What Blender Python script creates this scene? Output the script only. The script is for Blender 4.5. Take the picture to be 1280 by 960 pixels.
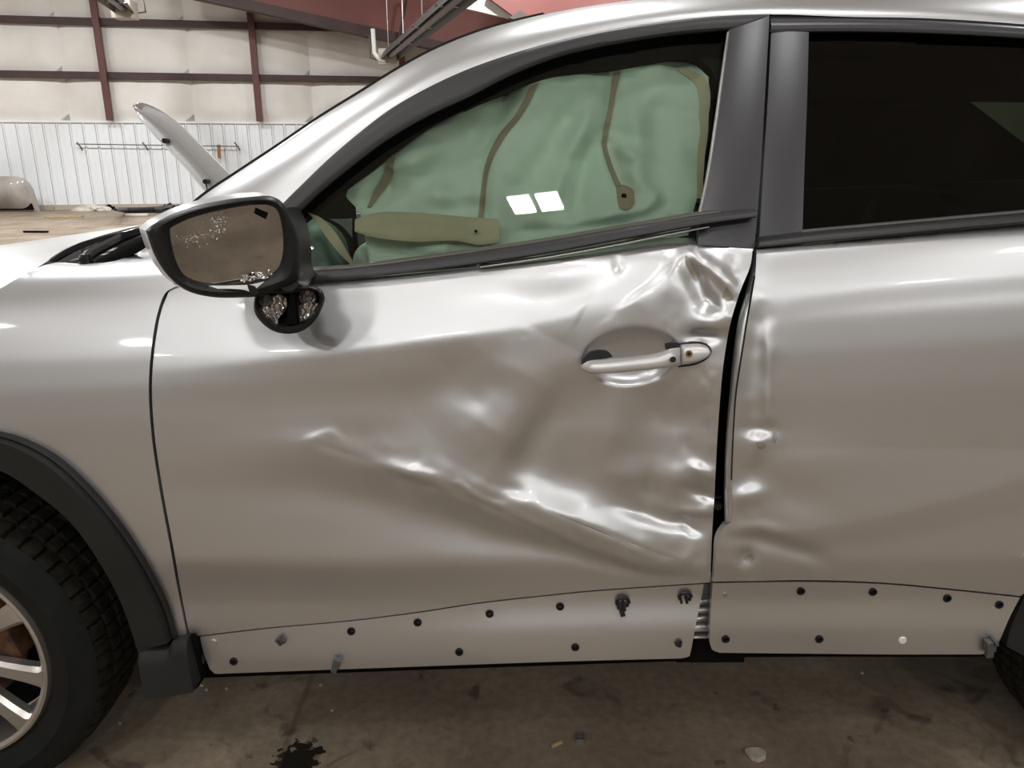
import bpy, bmesh, math, random
import numpy as np
from mathutils import Vector, Matrix
from mathutils.geometry import delaunay_2d_cdt
random.seed(7)
scn = bpy.context.scene
for o in list(bpy.data.objects): bpy.data.objects.remove(o)
COL = scn.collection
# ---------------------------------------------------------------- camera
CAM = np.array([0.0, -1.30, 1.39]); PITCH = math.radians(16.8); FOC = 960.0
cp, sp = math.cos(PITCH), math.sin(PITCH)
cd = bpy.data.cameras.new('camera'); cam = bpy.data.objects.new('camera', cd); COL.objects.link(cam)
cd.sensor_width = 36; cd.lens = 36*FOC/1280; cd.clip_start = .02; cd.clip_end = 200
cam.location = CAM; cam.rotation_euler = (math.pi/2-PITCH, 0, 0); scn.camera = cam
# ---------------------------------------------------------------- world, lights, exposure
w = bpy.data.worlds.new('world'); scn.world = w; w.use_nodes = True
w.node_tree.nodes['Background'].inputs[0].default_value = (.75, .8, .9, 1)
w.node_tree.nodes['Background'].inputs[1].default_value = .3
scn.view_settings.view_transform = 'Standard'; scn.view_settings.look = 'None'
scn.view_settings.exposure = 0.0; scn.view_settings.gamma = 1.0; scn.view_settings.use_curve_mapping = False
LAMP_W = 62.0
# room frame: u runs along the far wall, v away from the camera
PHI = math.radians(10.2); CU, SU = math.cos(PHI), math.sin(PHI)
WALLP = np.array([-10.9, 18.6])            # a point of the far wall's foot
def room(u, v, z=0.0):                      # u,v measured from the camera's foot
    return Vector((CU*u-SU*v, -1.3+SU*u+CU*v, z))
VW = (WALLP[0]*-SU + (WALLP[1]+1.3)*CU)     # v of the far wall
CEIL = 6.2
def area(name, loc, sx, sy, power, col=(.97, .985, 1)):
    l = bpy.data.lights.new(name, 'AREA'); l.shape = 'RECTANGLE'; l.size = sx; l.size_y = sy
    l.energy = power; l.color = col
    o = bpy.data.objects.new(name, l); COL.objects.link(o); o.location = loc; o.rotation_euler = (0, 0, PHI)
    return o
# ---------------------------------------------------------------- projection helpers
def ray(px, py):
    px = np.asarray(px, float); py = np.asarray(py, float)
    a = (px-640)/FOC; b = -(py-480)/FOC
    return np.stack([a, cp+b*sp, -sp+b*cp], -1)
def W(px, py, y):                           # point of the pixel's ray at world depth y
    d = ray(px, py); t = (np.asarray(y)-CAM[1])/d[..., 1]
    return CAM + d*t[..., None]
def Wz(px, py, z):
    d = ray(px, py); t = (z-CAM[2])/d[..., 2]
    return CAM + d*t[..., None]
def onsurf(px, py, f, y0=.1, n=70):         # ray meets the surface y = f(x, z)
    y = np.full(np.shape(px), y0, float)
    for _ in range(n):
        p = W(px, py, y); y = .5*y+.5*f(p[..., 0], p[..., 2])
    return W(px, py, y)
def proj(p):
    p = np.asarray(p, float)-CAM
    zc = p[..., 1]*cp - p[..., 2]*sp; yc = p[..., 1]*sp+p[..., 2]*cp
    return 640+FOC*p[..., 0]/zc, 480-FOC*yc/zc
def rp(u, v, z): return room(u, v, z)
def wallpt(px, py, off=0.0):                # ray meets the far wall's plane moved off metres to the viewer
    d = ray(px, py); n = np.array([-SU, CU, 0]); t = (VW-off)/(d@n)
    return CAM + d*t
def wuv(p): return (p[0]*CU+(p[1]+1.3)*SU, -p[0]*SU+(p[1]+1.3)*CU)
# ---------------------------------------------------------------- curves
def cr(pts, n=None, step=4.0, closed=False):          # Catmull-Rom resample in pixels
    P = np.array(pts, float); out = []
    m = len(P)
    for i in range(m if closed else m-1):
        p1, p2 = P[i], P[(i+1) % m]
        p0 = P[(i-1) % m] if (closed or i > 0) else 2*p1-p2
        p3 = P[(i+2) % m] if (closed or i+2 < m) else 2*p2-p1
        L = np.linalg.norm(p2-p1); k = max(1, int(L/step))
        t = np.linspace(0, 1, k, endpoint=False)[:, None]
        l0 = max(np.linalg.norm(p1-p0), 1e-6); l3 = max(np.linalg.norm(p3-p2), 1e-6)
        m1 = .5*((p1-p0)/l0+(p2-p1)/L)*L; m2 = .5*((p2-p1)/L+(p3-p2)/l3)*L
        h = (2*t**3-3*t**2+1)*p1+(t**3-2*t**2+t)*m1+(-2*t**3+3*t**2)*p2+(t**3-t**2)*m2
        out.append(h)
    if not closed: out.append(P[-1:])
    C = np.concatenate(out)
    if n:
        s = np.concatenate([[0], np.cumsum(np.linalg.norm(np.diff(C, axis=0), axis=1))])
        q = np.linspace(0, s[-1], n)
        C = np.stack([np.interp(q, s, C[:, i]) for i in range(C.shape[1])], 1)
    return C
def loop(*segs, step=4.0):                   # closed outline: list of open smooth segments joined at corners
    out = []
    for s in segs:
        c = cr(s, step=step); out += [tuple(q) for q in c]
    res = [out[0]]
    for q in out[1:]:
        if math.hypot(q[0]-res[-1][0], q[1]-res[-1][1]) > .6: res.append(q)
    if math.hypot(res[0][0]-res[-1][0], res[0][1]-res[-1][1]) < .6: res.pop()
    return np.array(res)
def poly(pts, step=4.0):                     # closed outline of straight edges
    out = []
    for i in range(len(pts)):
        a = np.array(pts[i], float); b = np.array(pts[(i+1) % len(pts)], float)
        k = max(1, int(np.linalg.norm(b-a)/step))
        for j in range(k): out.append(a+(b-a)*j/k)
    return np.array(out)
def inpoly(x, y, P):
    c = np.zeros(np.shape(x), bool); m = len(P)
    for i in range(m):
        x1, y1 = P[i]; x2, y2 = P[(i+1) % m]
        if y1 == y2: continue
        k = ((y1 > y) != (y2 > y)) & (x < (x2-x1)*(y-y1)/(y2-y1)+x1)
        c ^= k
    return c
def distpoly(x, y, P, closed=True):
    d = np.full(np.shape(x), 1e9); m = len(P)
    for i in range(m if closed else m-1):
        a = P[i]; b = P[(i+1) % m]; ab = b-a; L = max(ab@ab, 1e-9)
        t = np.clip(((x-a[0])*ab[0]+(y-a[1])*ab[1])/L, 0, 1)
        d = np.minimum(d, np.hypot(x-a[0]-t*ab[0], y-a[1]-t*ab[1]))
    return d
# ---------------------------------------------------------------- materials
def mat(name, col, rough=.5, metal=0.0, coat=0.0, spec=.5, var=0.0, vscale=6.0, bump=0.0, bscale=40.0, trans=0.0,
        alpha=1.0, emit=None, estr=0.0, col2=None, detail=6, coatr=.05, ior=1.5, rvar=0.0, bdist=.002):
    m = bpy.data.materials.new(name); m.use_nodes = True; nt = m.node_tree; b = nt.nodes['Principled BSDF']
    b.inputs['Base Color'].default_value = (*col, 1); b.inputs['Roughness'].default_value = rough
    b.inputs['Metallic'].default_value = metal; b.inputs['Coat Weight'].default_value = coat
    b.inputs['Coat Roughness'].default_value = coatr; b.inputs['Specular IOR Level'].default_value = spec
    b.inputs['Transmission Weight'].default_value = trans; b.inputs['Alpha'].default_value = alpha
    b.inputs['IOR'].default_value = ior
    if emit: b.inputs['Emission Color'].default_value = (*emit, 1); b.inputs['Emission Strength'].default_value = estr
    tc = nt.nodes.new('ShaderNodeTexCoord')
    if var > 0 or col2:
        n = nt.nodes.new('ShaderNodeTexNoise'); n.inputs['Scale'].default_value = vscale; n.inputs['Detail'].default_value = detail
        nt.links.new(tc.outputs['Object'], n.inputs['Vector'])
        r = nt.nodes.new('ShaderNodeValToRGB'); c2 = col2 if col2 else tuple(max(0, c*(1-var)) for c in col)
        r.color_ramp.elements[0].position = .35; r.color_ramp.elements[1].position = .65
        r.color_ramp.elements[0].color = (*c2, 1); r.color_ramp.elements[1].color = (*col, 1)
        nt.links.new(n.outputs['Fac'], r.inputs['Fac']); nt.links.new(r.outputs['Color'], b.inputs['Base Color'])
        if rvar:
            mr = nt.nodes.new('ShaderNodeMapRange'); mr.inputs['To Min'].default_value = rough-rvar; mr.inputs['To Max'].default_value = rough+rvar
            nt.links.new(n.outputs['Fac'], mr.inputs['Value']); nt.links.new(mr.outputs['Result'], b.inputs['Roughness'])
    if bump:
        n = nt.nodes.new('ShaderNodeTexNoise'); n.inputs['Scale'].default_value = bscale; n.inputs['Detail'].default_value = 5
        nt.links.new(tc.outputs['Object'], n.inputs['Vector'])
        bp = nt.nodes.new('ShaderNodeBump'); bp.inputs['Strength'].default_value = bump; bp.inputs['Distance'].default_value = bdist
        nt.links.new(n.outputs['Fac'], bp.inputs['Height']); nt.links.new(bp.outputs['Normal'], b.inputs['Normal'])
    return m
def glassmat(name, tint, refl=1.0, alpha_tint=None):
    # thin tinted pane: transparent tint + sharp fresnel reflection
    m = bpy.data.materials.new(name); m.use_nodes = True; nt = m.node_tree
    for n in list(nt.nodes):
        if n.type == 'BSDF_PRINCIPLED': nt.nodes.remove(n)
    out = nt.nodes['Material Output']
    t = nt.nodes.new('ShaderNodeBsdfTransparent'); t.inputs[0].default_value = (*tint, 1)
    g = nt.nodes.new('ShaderNodeBsdfGlossy'); g.inputs['Roughness'].default_value = .015; g.inputs[0].default_value = (refl,)*3+(1,)
    f = nt.nodes.new('ShaderNodeFresnel'); f.inputs[0].default_value = 1.5
    mx = nt.nodes.new('ShaderNodeMixShader')
    nt.links.new(f.outputs[0], mx.inputs[0]); nt.links.new(t.outputs[0], mx.inputs[1]); nt.links.new(g.outputs[0], mx.inputs[2])
    nt.links.new(mx.outputs[0], out.inputs[0]); return m
M = {}
M['paint'] = mat('silver_paint', (.60, .60, .605), .38, .92, .32, bump=.02, bscale=900, bdist=.0003)
M['handlepaint'] = mat('handle_silver', (.62, .61, .60), .42, .6, .5)
M['paint_bare'] = mat('bare_metal', (.36, .34, .29), .5, .7, .1)
M['black'] = mat('black_plastic', (.012, .012, .013), .40, spec=.35, bump=.15, bscale=600, bdist=.0004)
M['gloss'] = mat('gloss_black', (.012, .012, .013), .12, coat=.5)
M['grey'] = mat('satin_charcoal', (.045, .044, .05), .33, bump=.1, bscale=500, bdist=.0003)
M['frame'] = mat('frame_black', (.022, .021, .022), .45, bump=.1, bscale=500, bdist=.0003)
M['clad'] = mat('textured_cladding', (.020, .020, .019), .62, spec=.3, bump=.35, bscale=700, bdist=.0005, var=.2, vscale=9)
M['rubber'] = mat('rubber_seal', (.01, .01, .011), .5)
M['sealchrome'] = mat('worn_seal_edge', (.3, .29, .27), .3, .8)
M['void'] = mat('dark_cavity', (.006, .006, .006), .9, spec=.05)
M['tyre'] = mat('tyre_rubber', (.006, .007, .006), .75, spec=.25, bump=.3, bscale=160, col2=(.010, .011, .010), vscale=14)
M['tread'] = mat('dusty_tread', (.026, .022, .013), .85, spec=.2, col2=(.008, .008, .007), vscale=60, bump=.4, bscale=180)
M['rim'] = mat('alloy_silver', (.55, .52, .48), .3, .85, .4)
M['disc'] = mat('rusty_brake_disc', (.22, .09, .035), .7, .3, col2=(.05, .03, .02), vscale=25)
M['sheet'] = mat('airbag_cloth', (.72, .84, .74), .75, var=.10, vscale=7, bump=.3, bscale=320, bdist=.0006)
M['seam'] = mat('airbag_seam', (.40, .31, .24), .8)
M['strap'] = mat('tether_strap', (.66, .58, .42), .8, var=.2, vscale=10, bump=.3, bscale=400)
M['teal'] = mat('airbag_teal', (.24, .33, .30), .45)
M['cabin'] = mat('cabin_charcoal', (.022, .022, .02), .85, spec=.15)
M['seatc'] = mat('seat_cloth', (.03, .035, .025), .85, var=.3, vscale=15)
M['glass'] = glassmat('green_glass', (.74, .80, .74))
M['tint'] = glassmat('privacy_glass', (.028, .038, .024), .8)
M['screen'] = glassmat('windscreen_glass', (.5, .62, .52))
M['mirror'] = mat('mirror_glass', (.42, .41, .40), .035, 1.0, col2=(.30, .29, .28), vscale=16)
M['chip'] = mat('chipped_glass', (.75, .72, .68), .25, .6)
M['lens'] = mat('clear_lens', (.55, .53, .52), .12, .85, bump=.8, bscale=60, bdist=.004)
M['white'] = mat('white_plastic', (.75, .75, .72), .4)
M['clipgrey'] = mat('clip_grey', (.07, .075, .075), .4)
M['brass'] = mat('brass', (.45, .3, .12), .35, .8)
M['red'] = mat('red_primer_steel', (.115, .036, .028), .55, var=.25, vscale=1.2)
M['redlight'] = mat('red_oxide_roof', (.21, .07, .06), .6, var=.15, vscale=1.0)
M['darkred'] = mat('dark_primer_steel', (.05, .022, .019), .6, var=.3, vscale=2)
M['insul'] = mat('insulation_facing', (.76, .74, .70), .6, col2=(.68, .64, .59), vscale=1.1, bump=.5, bscale=1.5, bdist=.03)
M['liner'] = mat('white_liner_sheet', (.80, .82, .84), .4, var=.07, vscale=1.4)
M['rust'] = mat('rust_stain', (.32, .16, .07), .8)
M['lid'] = mat('ceiling_white', (.62, .60, .57), .7, var=.1, vscale=.5)
M['tube'] = mat('heater_steel', (.16, .13, .12), .4, .7)
M['refl'] = mat('heater_reflector', (.10, .085, .078), .5, .3)
M['box'] = mat('beige_box', (.45, .41, .34), .5)
M['lamp'] = mat('lamp_panel', (1, 1, 1), .5, emit=(1, .97, .93), estr=30)
M['bumper'] = mat('dusty_taupe_plastic', (.27, .245, .23), .5, coat=.2, col2=(.40, .36, .32), vscale=3)
M['rag'] = mat('pale_plastic_bag', (.62, .58, .5), .6, var=.2, vscale=9)
M['wood'] = mat('wood_scrap', (.45, .32, .16), .7, var=.3, vscale=20)
M['stone'] = mat('pale_stone', (.48, .42, .34), .8, var=.25, vscale=60)
M['bgpaint'] = mat('bright_silver_paint', (.62, .62, .63), .3, .6, .5)
M['bggrey'] = mat('hood_underside', (.42, .41, .40), .5, .3)
M['steel'] = mat('zinc_steel', (.45, .45, .45), .35, .9)
# concrete floor with stains
def floormat():
    m = bpy.data.materials.new('dirty_concrete'); m.use_nodes = True; nt = m.node_tree; b = nt.nodes['Principled BSDF']
    N = nt.nodes.new; Lk = nt.links.new
    tc = N('ShaderNodeTexCoord')
    def noise(s, d=6, dist=0.0):
        n = N('ShaderNodeTexNoise'); n.inputs['Scale'].default_value = s; n.inputs['Detail'].default_value = d; n.inputs['Distortion'].default_value = dist
        Lk(tc.outputs['Object'], n.inputs['Vector']); return n
    def ramp(src, p0, c0, p1, c1):
        r = N('ShaderNodeValToRGB'); r.color_ramp.elements[0].position = p0; r.color_ramp.elements[1].position = p1
        r.color_ramp.elements[0].color = (*c0, 1); r.color_ramp.elements[1].color = (*c1, 1); Lk(src, r.inputs['Fac']); return r
    def mix(f, a, c, mode='MIX'):
        x = N('ShaderNodeMix'); x.data_type = 'RGBA'; x.blend_type = mode
        if isinstance(f, float): x.inputs['Factor'].default_value = f
        else: Lk(f, x.inputs['Factor'])
        for s, k in ((a, 6), (c, 7)):
            if isinstance(s, tuple): x.inputs[k].default_value = (*s, 1)
            else: Lk(s, x.inputs[k])
        return x.outputs[2]
    base = ramp(noise(1.3, 8, .6).outputs['Fac'], .35, (.19, .145, .105), .65, (.33, .27, .20))
    fine = ramp(noise(38, 8).outputs['Fac'], .3, (.72, .72, .72), .7, (1.08, 1.05, 1.0))
    c = mix(1.0, base.outputs['Color'], fine.outputs['Color'], 'MULTIPLY')
    sp1 = ramp(noise(7, 4, 1.0).outputs['Fac'], .60, (0, 0, 0), .72, (1, 1, 1))
    c = mix(sp1.outputs['Color'], c, (.10, .072, .055))
    sp2 = ramp(noise(17, 3).outputs['Fac'], .68, (0, 0, 0), .74, (.8, .8, .8))
    c = mix(sp2.outputs['Color'], c, (.06, .045, .035))
    # wet oil spill and the slab joint
    def blob(cx, cy, rad, sc, thr):
        mp = N('ShaderNodeMapping'); mp.inputs['Location'].default_value = (-cx, -cy, 0); Lk(tc.outputs['Object'], mp.inputs['Vector'])
        ln = N('ShaderNodeVectorMath'); ln.operation = 'LENGTH'; Lk(mp.outputs[0], ln.inputs[0])
        n = noise(sc, 3)
        ma = N('ShaderNodeMath'); ma.operation = 'MULTIPLY_ADD'; Lk(n.outputs['Fac'], ma.inputs[0]); ma.inputs[1].default_value = rad*2.2; ma.inputs[2].default_value = -rad*.1
        s = N('ShaderNodeMath'); s.operation = 'SUBTRACT'; Lk(ma.outputs[0], s.inputs[0]); Lk(ln.outputs['Value'], s.inputs[1])
        r = N('ShaderNodeMapRange'); Lk(s.outputs[0], r.inputs['Value']); r.inputs['From Min'].default_value = 0; r.inputs['From Max'].default_value = thr
        return r.outputs['Result']
    q = Wz(372, 948, 0.0); spill = blob(q[0], q[1], .055, 42, .006)
    c = mix(spill, c, (.012, .012, .008))
    sep = N('ShaderNodeSeparateXYZ'); Lk(tc.outputs['Object'], sep.inputs[0])
    q2 = Wz(377, 880, 0.0)
    a = N('ShaderNodeMath'); a.operation = 'SUBTRACT'; Lk(sep.outputs['X'], a.inputs[0]); a.inputs[1].default_value = float(q2[0])
    a2 = N('ShaderNodeMath'); a2.operation = 'ABSOLUTE'; Lk(a.outputs[0], a2.inputs[0])
    a3 = N('ShaderNodeMapRange'); Lk(a2.outputs[0], a3.inputs['Value']); a3.inputs['From Min'].default_value = .012; a3.inputs['From Max'].default_value = .002
    a3.inputs['To Max'].default_value = .45
    c = mix(a3.outputs['Result'], c, (.06, .04, .03))
    Lk(c, b.inputs['Base Color'])
    rr = N('ShaderNodeMapRange'); Lk(noise(3, 5).outputs['Fac'], rr.inputs['Value']); rr.inputs['To Min'].default_value = .35; rr.inputs['To Max'].default_value = .75
    Lk(rr.outputs['Result'], b.inputs['Roughness']); b.inputs['Specular IOR Level'].default_value = .4
    bp = N('ShaderNodeBump'); bp.inputs['Strength'].default_value = .4; bp.inputs['Distance'].default_value = .004
    Lk(noise(60, 6).outputs['Fac'], bp.inputs['Height']); Lk(bp.outputs[0], b.inputs['Normal'])
    return m
M['floor'] = floormat()
# ---------------------------------------------------------------- object helpers
def link(name, me, m, parent=None):
    o = bpy.data.objects.new(name, me); COL.objects.link(o)
    if m is not None and len(me.materials) == 0: me.materials.append(M[m] if isinstance(m, str) else m)
    if parent is not None:
        o.parent = parent
        if parent.type == 'EMPTY': o.location = -Vector(parent.location)
        elif parent.get('_off'): o.location = -Vector(parent['_off'])
    return o
def smooth(me, ang=35):
    me.shade_smooth(); me.set_sharp_from_angle(angle=math.radians(ang))
def mesh(name, V, F, m, parent=None, ang=35):
    me = bpy.data.meshes.new(name); me.from_pydata([tuple(map(float, v)) for v in V], [], [tuple(map(int, f)) for f in F])
    me.validate(); me.update(); smooth(me, ang); return link(name, me, m, parent)
def bmobj(name, bm, m, parent=None, ang=35, recalc=True):
    if recalc: bmesh.ops.recalc_face_normals(bm, faces=bm.faces)
    me = bpy.data.meshes.new(name); bm.to_mesh(me); bm.free(); smooth(me, ang); return link(name, me, m, parent)
def thing(name, label, cat, loc=(0, 0, 0), group=None):
    o = bpy.data.objects.new(name, None); COL.objects.link(o); o.location = loc; o.empty_display_size = .1
    o['label'] = label; o['category'] = cat
    if group: o['group'] = group
    return o
def tag(o, label=None, cat=None, group=None, kind=None):
    if label: o['label'] = label
    if cat: o['category'] = cat
    if group: o['group'] = group
    if kind: o['kind'] = kind
    return o
def bm_box(bm, c, s, rot=None, bev=0.0):
    mt = Matrix.Translation(c) @ (rot.to_4x4() if rot is not None else Matrix()) @ Matrix.Diagonal((*s, 1))
    r = bmesh.ops.create_cube(bm, size=1, matrix=mt)
    if bev:
        es = list({e for v in r['verts'] for e in v.link_edges})
        bmesh.ops.bevel(bm, geom=es, offset=bev, segments=2, affect='EDGES', profile=.6)
def bm_cyl(bm, p0, p1, r0, r1=None, n=16, cap=True):
    p0 = Vector(p0); p1 = Vector(p1); r1 = r0 if r1 is None else r1
    d = p1-p0; q = Vector((0, 0, 1)).rotation_difference(d.normalized())
    mt = Matrix.Translation((p0+p1)/2) @ q.to_matrix().to_4x4()
    bmesh.ops.create_cone(bm, cap_ends=cap, segments=n, radius1=r0, radius2=r1, depth=d.length, matrix=mt)
def bm_tube(bm, pts, r, n=8):
    pts = [Vector(p) for p in pts]; rings = []
    for i, p in enumerate(pts):
        d = (pts[min(i+1, len(pts)-1)]-pts[max(i-1, 0)]).normalized()
        a = d.cross(Vector((0, 0, 1)) if abs(d.z) < .9 else Vector((1, 0, 0))).normalized(); b = d.cross(a)
        rr = r[i] if isinstance(r, (list, tuple)) else r
        rings.append([bm.verts.new(p+a*math.cos(2*math.pi*k/n)*rr+b*math.sin(2*math.pi*k/n)*rr) for k in range(n)])
    for i in range(len(rings)-1):
        for k in range(n): bm.faces.new((rings[i][k], rings[i][(k+1) % n], rings[i+1][(k+1) % n], rings[i+1][k]))
    bm.faces.new(rings[0][::-1]); bm.faces.new(rings[-1])
def grid_faces(n, m, off=0, flip=False):
    F = []
    for i in range(n-1):
        for j in range(m-1):
            a = off+i*m+j; f = (a, a+1, a+m+1, a+m); F.append(f[::-1] if flip else f)
    return F
def tri_fill(outline, step, holes=(), jitter=True, extra=None):
    """triangulate a closed outline (2-D) with interior lattice points"""
    P = np.array(outline); x0, y0 = P.min(0); x1, y1 = P.max(0)
    xs = np.arange(x0+step*.5, x1, step); ys = np.arange(y0+step*.5, y1, step*.866)
    X, Y = np.meshgrid(xs, ys); X = X.copy(); X[1::2] += step/2
    X = X.ravel(); Y = Y.ravel(); k = inpoly(X, Y, P) & (distpoly(X, Y, P) > step*.45)
    for H in holes: k &= ~inpoly(X, Y, H); 
    X, Y = X[k], Y[k]
    for H in holes:
        kk = distpoly(X, Y, H) > step*.45; X, Y = X[kk], Y[kk]
    pts = list(map(tuple, P)); loops = [len(P)]; edges = [(i, (i+1) % len(P)) for i in range(len(P))]
    off = len(P)
    for H in holes:
        edges += [(off+i, off+(i+1) % len(H)) for i in range(len(H))]; pts += list(map(tuple, H)); off += len(H)
    pts += list(zip(X, Y))
    vo, eo, fo, _, _, _ = delaunay_2d_cdt([Vector((float(a), float(b))) for a, b in pts], edges, [], 0, 1e-5)
    V = np.array([(v.x, v.y) for v in vo]); F = np.array([f for f in fo if len(f) == 3])
    c = V[F].mean(1); k = inpoly(c[:, 0], c[:, 1], P)
    for H in holes: k &= ~inpoly(c[:, 0], c[:, 1], H)
    F = F[k]
    # consistent orientation
    a, b, d = V[F[:, 0]], V[F[:, 1]], V[F[:, 2]]
    s = (b[:, 0]-a[:, 0])*(d[:, 1]-a[:, 1])-(b[:, 1]-a[:, 1])*(d[:, 0]-a[:, 0])
    F[s < 0] = F[s < 0][:, ::-1]
    return V, F
def boundary(F):
    from collections import Counter
    e = {}
    for f in F:
        for i in range(3):
            a, b = int(f[i]), int(f[(i+1) % 3])
            if (b, a) in e: del e[(b, a)]
            else: e[(a, b)] = 1
    return list(e)
def panel(name, outline, f3d, step=5.0, holes=(), flange=.012, m='paint', parent=None, ang=40, fdir=(0, 1, 0), flare=0.0):
    """sheet panel: outline in picture angles carried onto the true body surface, with a folded edge"""
    V, F = tri_fill(outline, step, holes)
    P = f3d(V[:, 0], V[:, 1]); n = len(P)
    F = F[:, ::-1]
    E = boundary(F); bi = sorted({a for e in E for a in e}); mp = {a: n+i for i, a in enumerate(bi)}
    Q = P[bi]+np.array(fdir)*flange
    FF = [tuple(f) for f in F]+[(b, a, mp[a], mp[b]) for a, b in E]
    return mesh(name, np.concatenate([P, Q]), FF, m, parent, ang)
def strip(name, A, B, yA, yB, m, parent=None, n=80, k=7, bulge=0.0, back=.02, ang=40, prof=None):
    """moulding between two picture curves at given depths (numbers or arrays), crowned towards the viewer, closed at the back"""
    A = cr(A, n=n); B = cr(B, n=n); V = []
    yA = yA(A) if callable(yA) else np.full(n, yA); yB = yB(B) if callable(yB) else np.full(n, yB)
    PA = W(A[:, 0], A[:, 1], yA); PB = W(B[:, 0], B[:, 1], yB)
    for i in range(n):
        for j in range(k):
            t = j/(k-1); p = PA[i]*(1-t)+PB[i]*t
            b = bulge*(4*t*(1-t))**.5 if prof is None else prof(t)
            V.append(p+np.array([0, -b, 0]))
        V.append(PB[i]+np.array([0, back, 0])); V.append(PA[i]+np.array([0, back, 0]))
    K = k+2; F = []
    for i in range(n-1):
        for j in range(K):
            a = i*K+j; b = i*K+(j+1) % K; F.append((a, a+K, b+K, b))
    F.append(tuple(range(K))); F.append(tuple((n-1)*K+j for j in range(K))[::-1])
    return mesh(name, V, F, m, parent, ang)
# ---------------------------------------------------------------- setting: hall
def wbox(name, u0, u1, v0, v1, z0, z1, m, parent=None, bev=0):
    bm = bmesh.new(); c = room((u0+u1)/2, (v0+v1)/2, (z0+z1)/2)
    bm_box(bm, c, (u1-u0, v1-v0, z1-z0), Matrix.Rotation(PHI, 3, 'Z'), bev)
    return bmobj(name, bm, m, parent)
UL, UR, VB = -13.5, 11.0, -13.0
bm = bmesh.new(); vs = [bm.verts.new(room(u, v, 0)) for u, v in ((UL-1, VB-1), (UR+1, VB-1), (UR+1, VW+1), (UL-1, VW+1))]; bm.faces.new(vs)
r = bmesh.ops.extrude_face_region(bm, geom=bm.faces[:]); bmesh.ops.translate(bm, verts=[g for g in r['geom'] if isinstance(g, bmesh.types.BMVert)], vec=(0, 0, -.15))
tag(bmobj('floor', bm, 'floor'), kind='structure')
tag(wbox('ceiling', UL, UR, VB, VW+.3, CEIL, CEIL+.15, 'lid'), kind='structure')
wall = tag(wbox('wall_back', UL, UR, VW+.06, VW+.3, 0, CEIL, 'insul'), kind='structure')
tag(wbox('wall_left', UL-.25, UL, VB, VW+.3, 0, CEIL, 'insul'), kind='structure')
tag(wbox('wall_right', UR, UR+.25, VB, VW+.3, 0, CEIL, 'insul'), kind='structure')
tag(wbox('wall_front', UL, UR, VB-.25, VB, 0, CEIL, 'insul'), kind='structure')
zl = float(wallpt(200, 154)[2])              # top of the white liner
# ribbed liner sheets, one by one
pitch = .30; nsh = int((UR-UL)/pitch)
sheet0 = None
for i in range(nsh):
    if sheet0 is None:
        bm = bmesh.new(); prof = [(0, .0), (.015, -.028), (.04, -.028), (.055, 0), (.15, 0), (.158, -.006), (.172, -.006), (.18, 0), (.29, 0)]
        vs = []
        for z in (.12, zl):
            vs.append([bm.verts.new(Vector((x*CU-y*-0-0, x*SU, z))+Vector((-SU*y, CU*y, 0))) for x, y in prof])
        for j in range(len(prof)-1): bm.faces.new((vs[0][j], vs[0][j+1], vs[1][j+1], vs[1][j]))
        g = bmesh.ops.extrude_face_region(bm, geom=bm.faces[:]); bmesh.ops.translate(bm, verts=[q for q in g['geom'] if isinstance(q, bmesh.types.BMVert)], vec=Vector((-SU, CU, 0))*.03)
        sheet0 = bmobj('liner_panel', bm, 'liner', wall); o = sheet0
    else:
        o = sheet0.copy(); COL.objects.link(o); o.parent = wall
    o.location = room(UL+i*pitch, VW+.02, 0) - Vector((0, 0, 0))
wbox('liner_cap', UL, UR, VW-.03, VW+.06, zl, zl+.05, 'liner', wall)
wbox('footing_strip', UL, UR, VW-.04, VW+.06, 0, .12, 'stone', wall)
# girts, columns and quilted insulation panels
zg = [float(wallpt(200, 95)[2]), float(wallpt(200, 29)[2]), float(wallpt(200, -40)[2])]
us = sorted([wuv(wallpt(px, py))[0] for px, py in ((76, 75), (237, 75), (389, 110))]); du = (us[2]-us[0])/2
edges_u = [us[0]+du*k for k in range(-2, 7)]
zs = [zl+.05]+zg
for a in range(len(zs)-1):
    for k in range(len(edges_u)-1):
        u0, u1 = max(edges_u[k], UL), min(edges_u[k+1], UR)
        if u1 <= u0: continue
        bm = bmesh.new(); V = []
        nu, nz = 13, 7
        for i in range(nu):
            for j in range(nz):
                s, t = i/(nu-1), j/(nz-1); b = .10*(16*s*(1-s)*t*(1-t))**.35+.012*math.sin(i*2.1+k)*math.sin(j*1.7+a)
                e = 1 if 0 < i < nu-1 and 0 < j < nz-1 else 0
                V.append(bm.verts.new(room(u0+.015+(u1-u0-.03)*s, VW+.06-b*e, zs[a]+(zs[a+1]-zs[a])*t)))
        for i in range(nu-1):
            for j in range(nz-1): bm.faces.new((V[i*nz+j], V[(i+1)*nz+j], V[(i+1)*nz+j+1], V[i*nz+j+1]))
        bmobj('insulation_panel', bm, 'insul', wall, 60)
for z in zg: wbox('girt', UL, UR, VW-.16, VW-.02, z-.09, z+.06, 'darkred', wall)
for (pa, pb) in (((116, 0), (138, 152)), ((318, 15), (325, 155)), ((500, 66), (503, 96))):
    u0 = wuv(wallpt(*pa, .2))[0]; u1 = wuv(wallpt(*pb, .2))[0]; u = u1
    wbox('column', u-.075, u+.075, VW-.26, VW-.17, zl+.05, CEIL, 'red', wall)
    wbox('column', u-.025, u+.025, VW-.17, VW-.03, zl+.05, CEIL, 'red', wall)
for k in range(1, 4):
    u = wuv(wallpt(325, 155, .2))[0]+k*4.6
    if k > 1: wbox('column', u-.1, u+.1, VW-.26, VW-.17, zl+.05, CEIL, 'red', wall)
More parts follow.
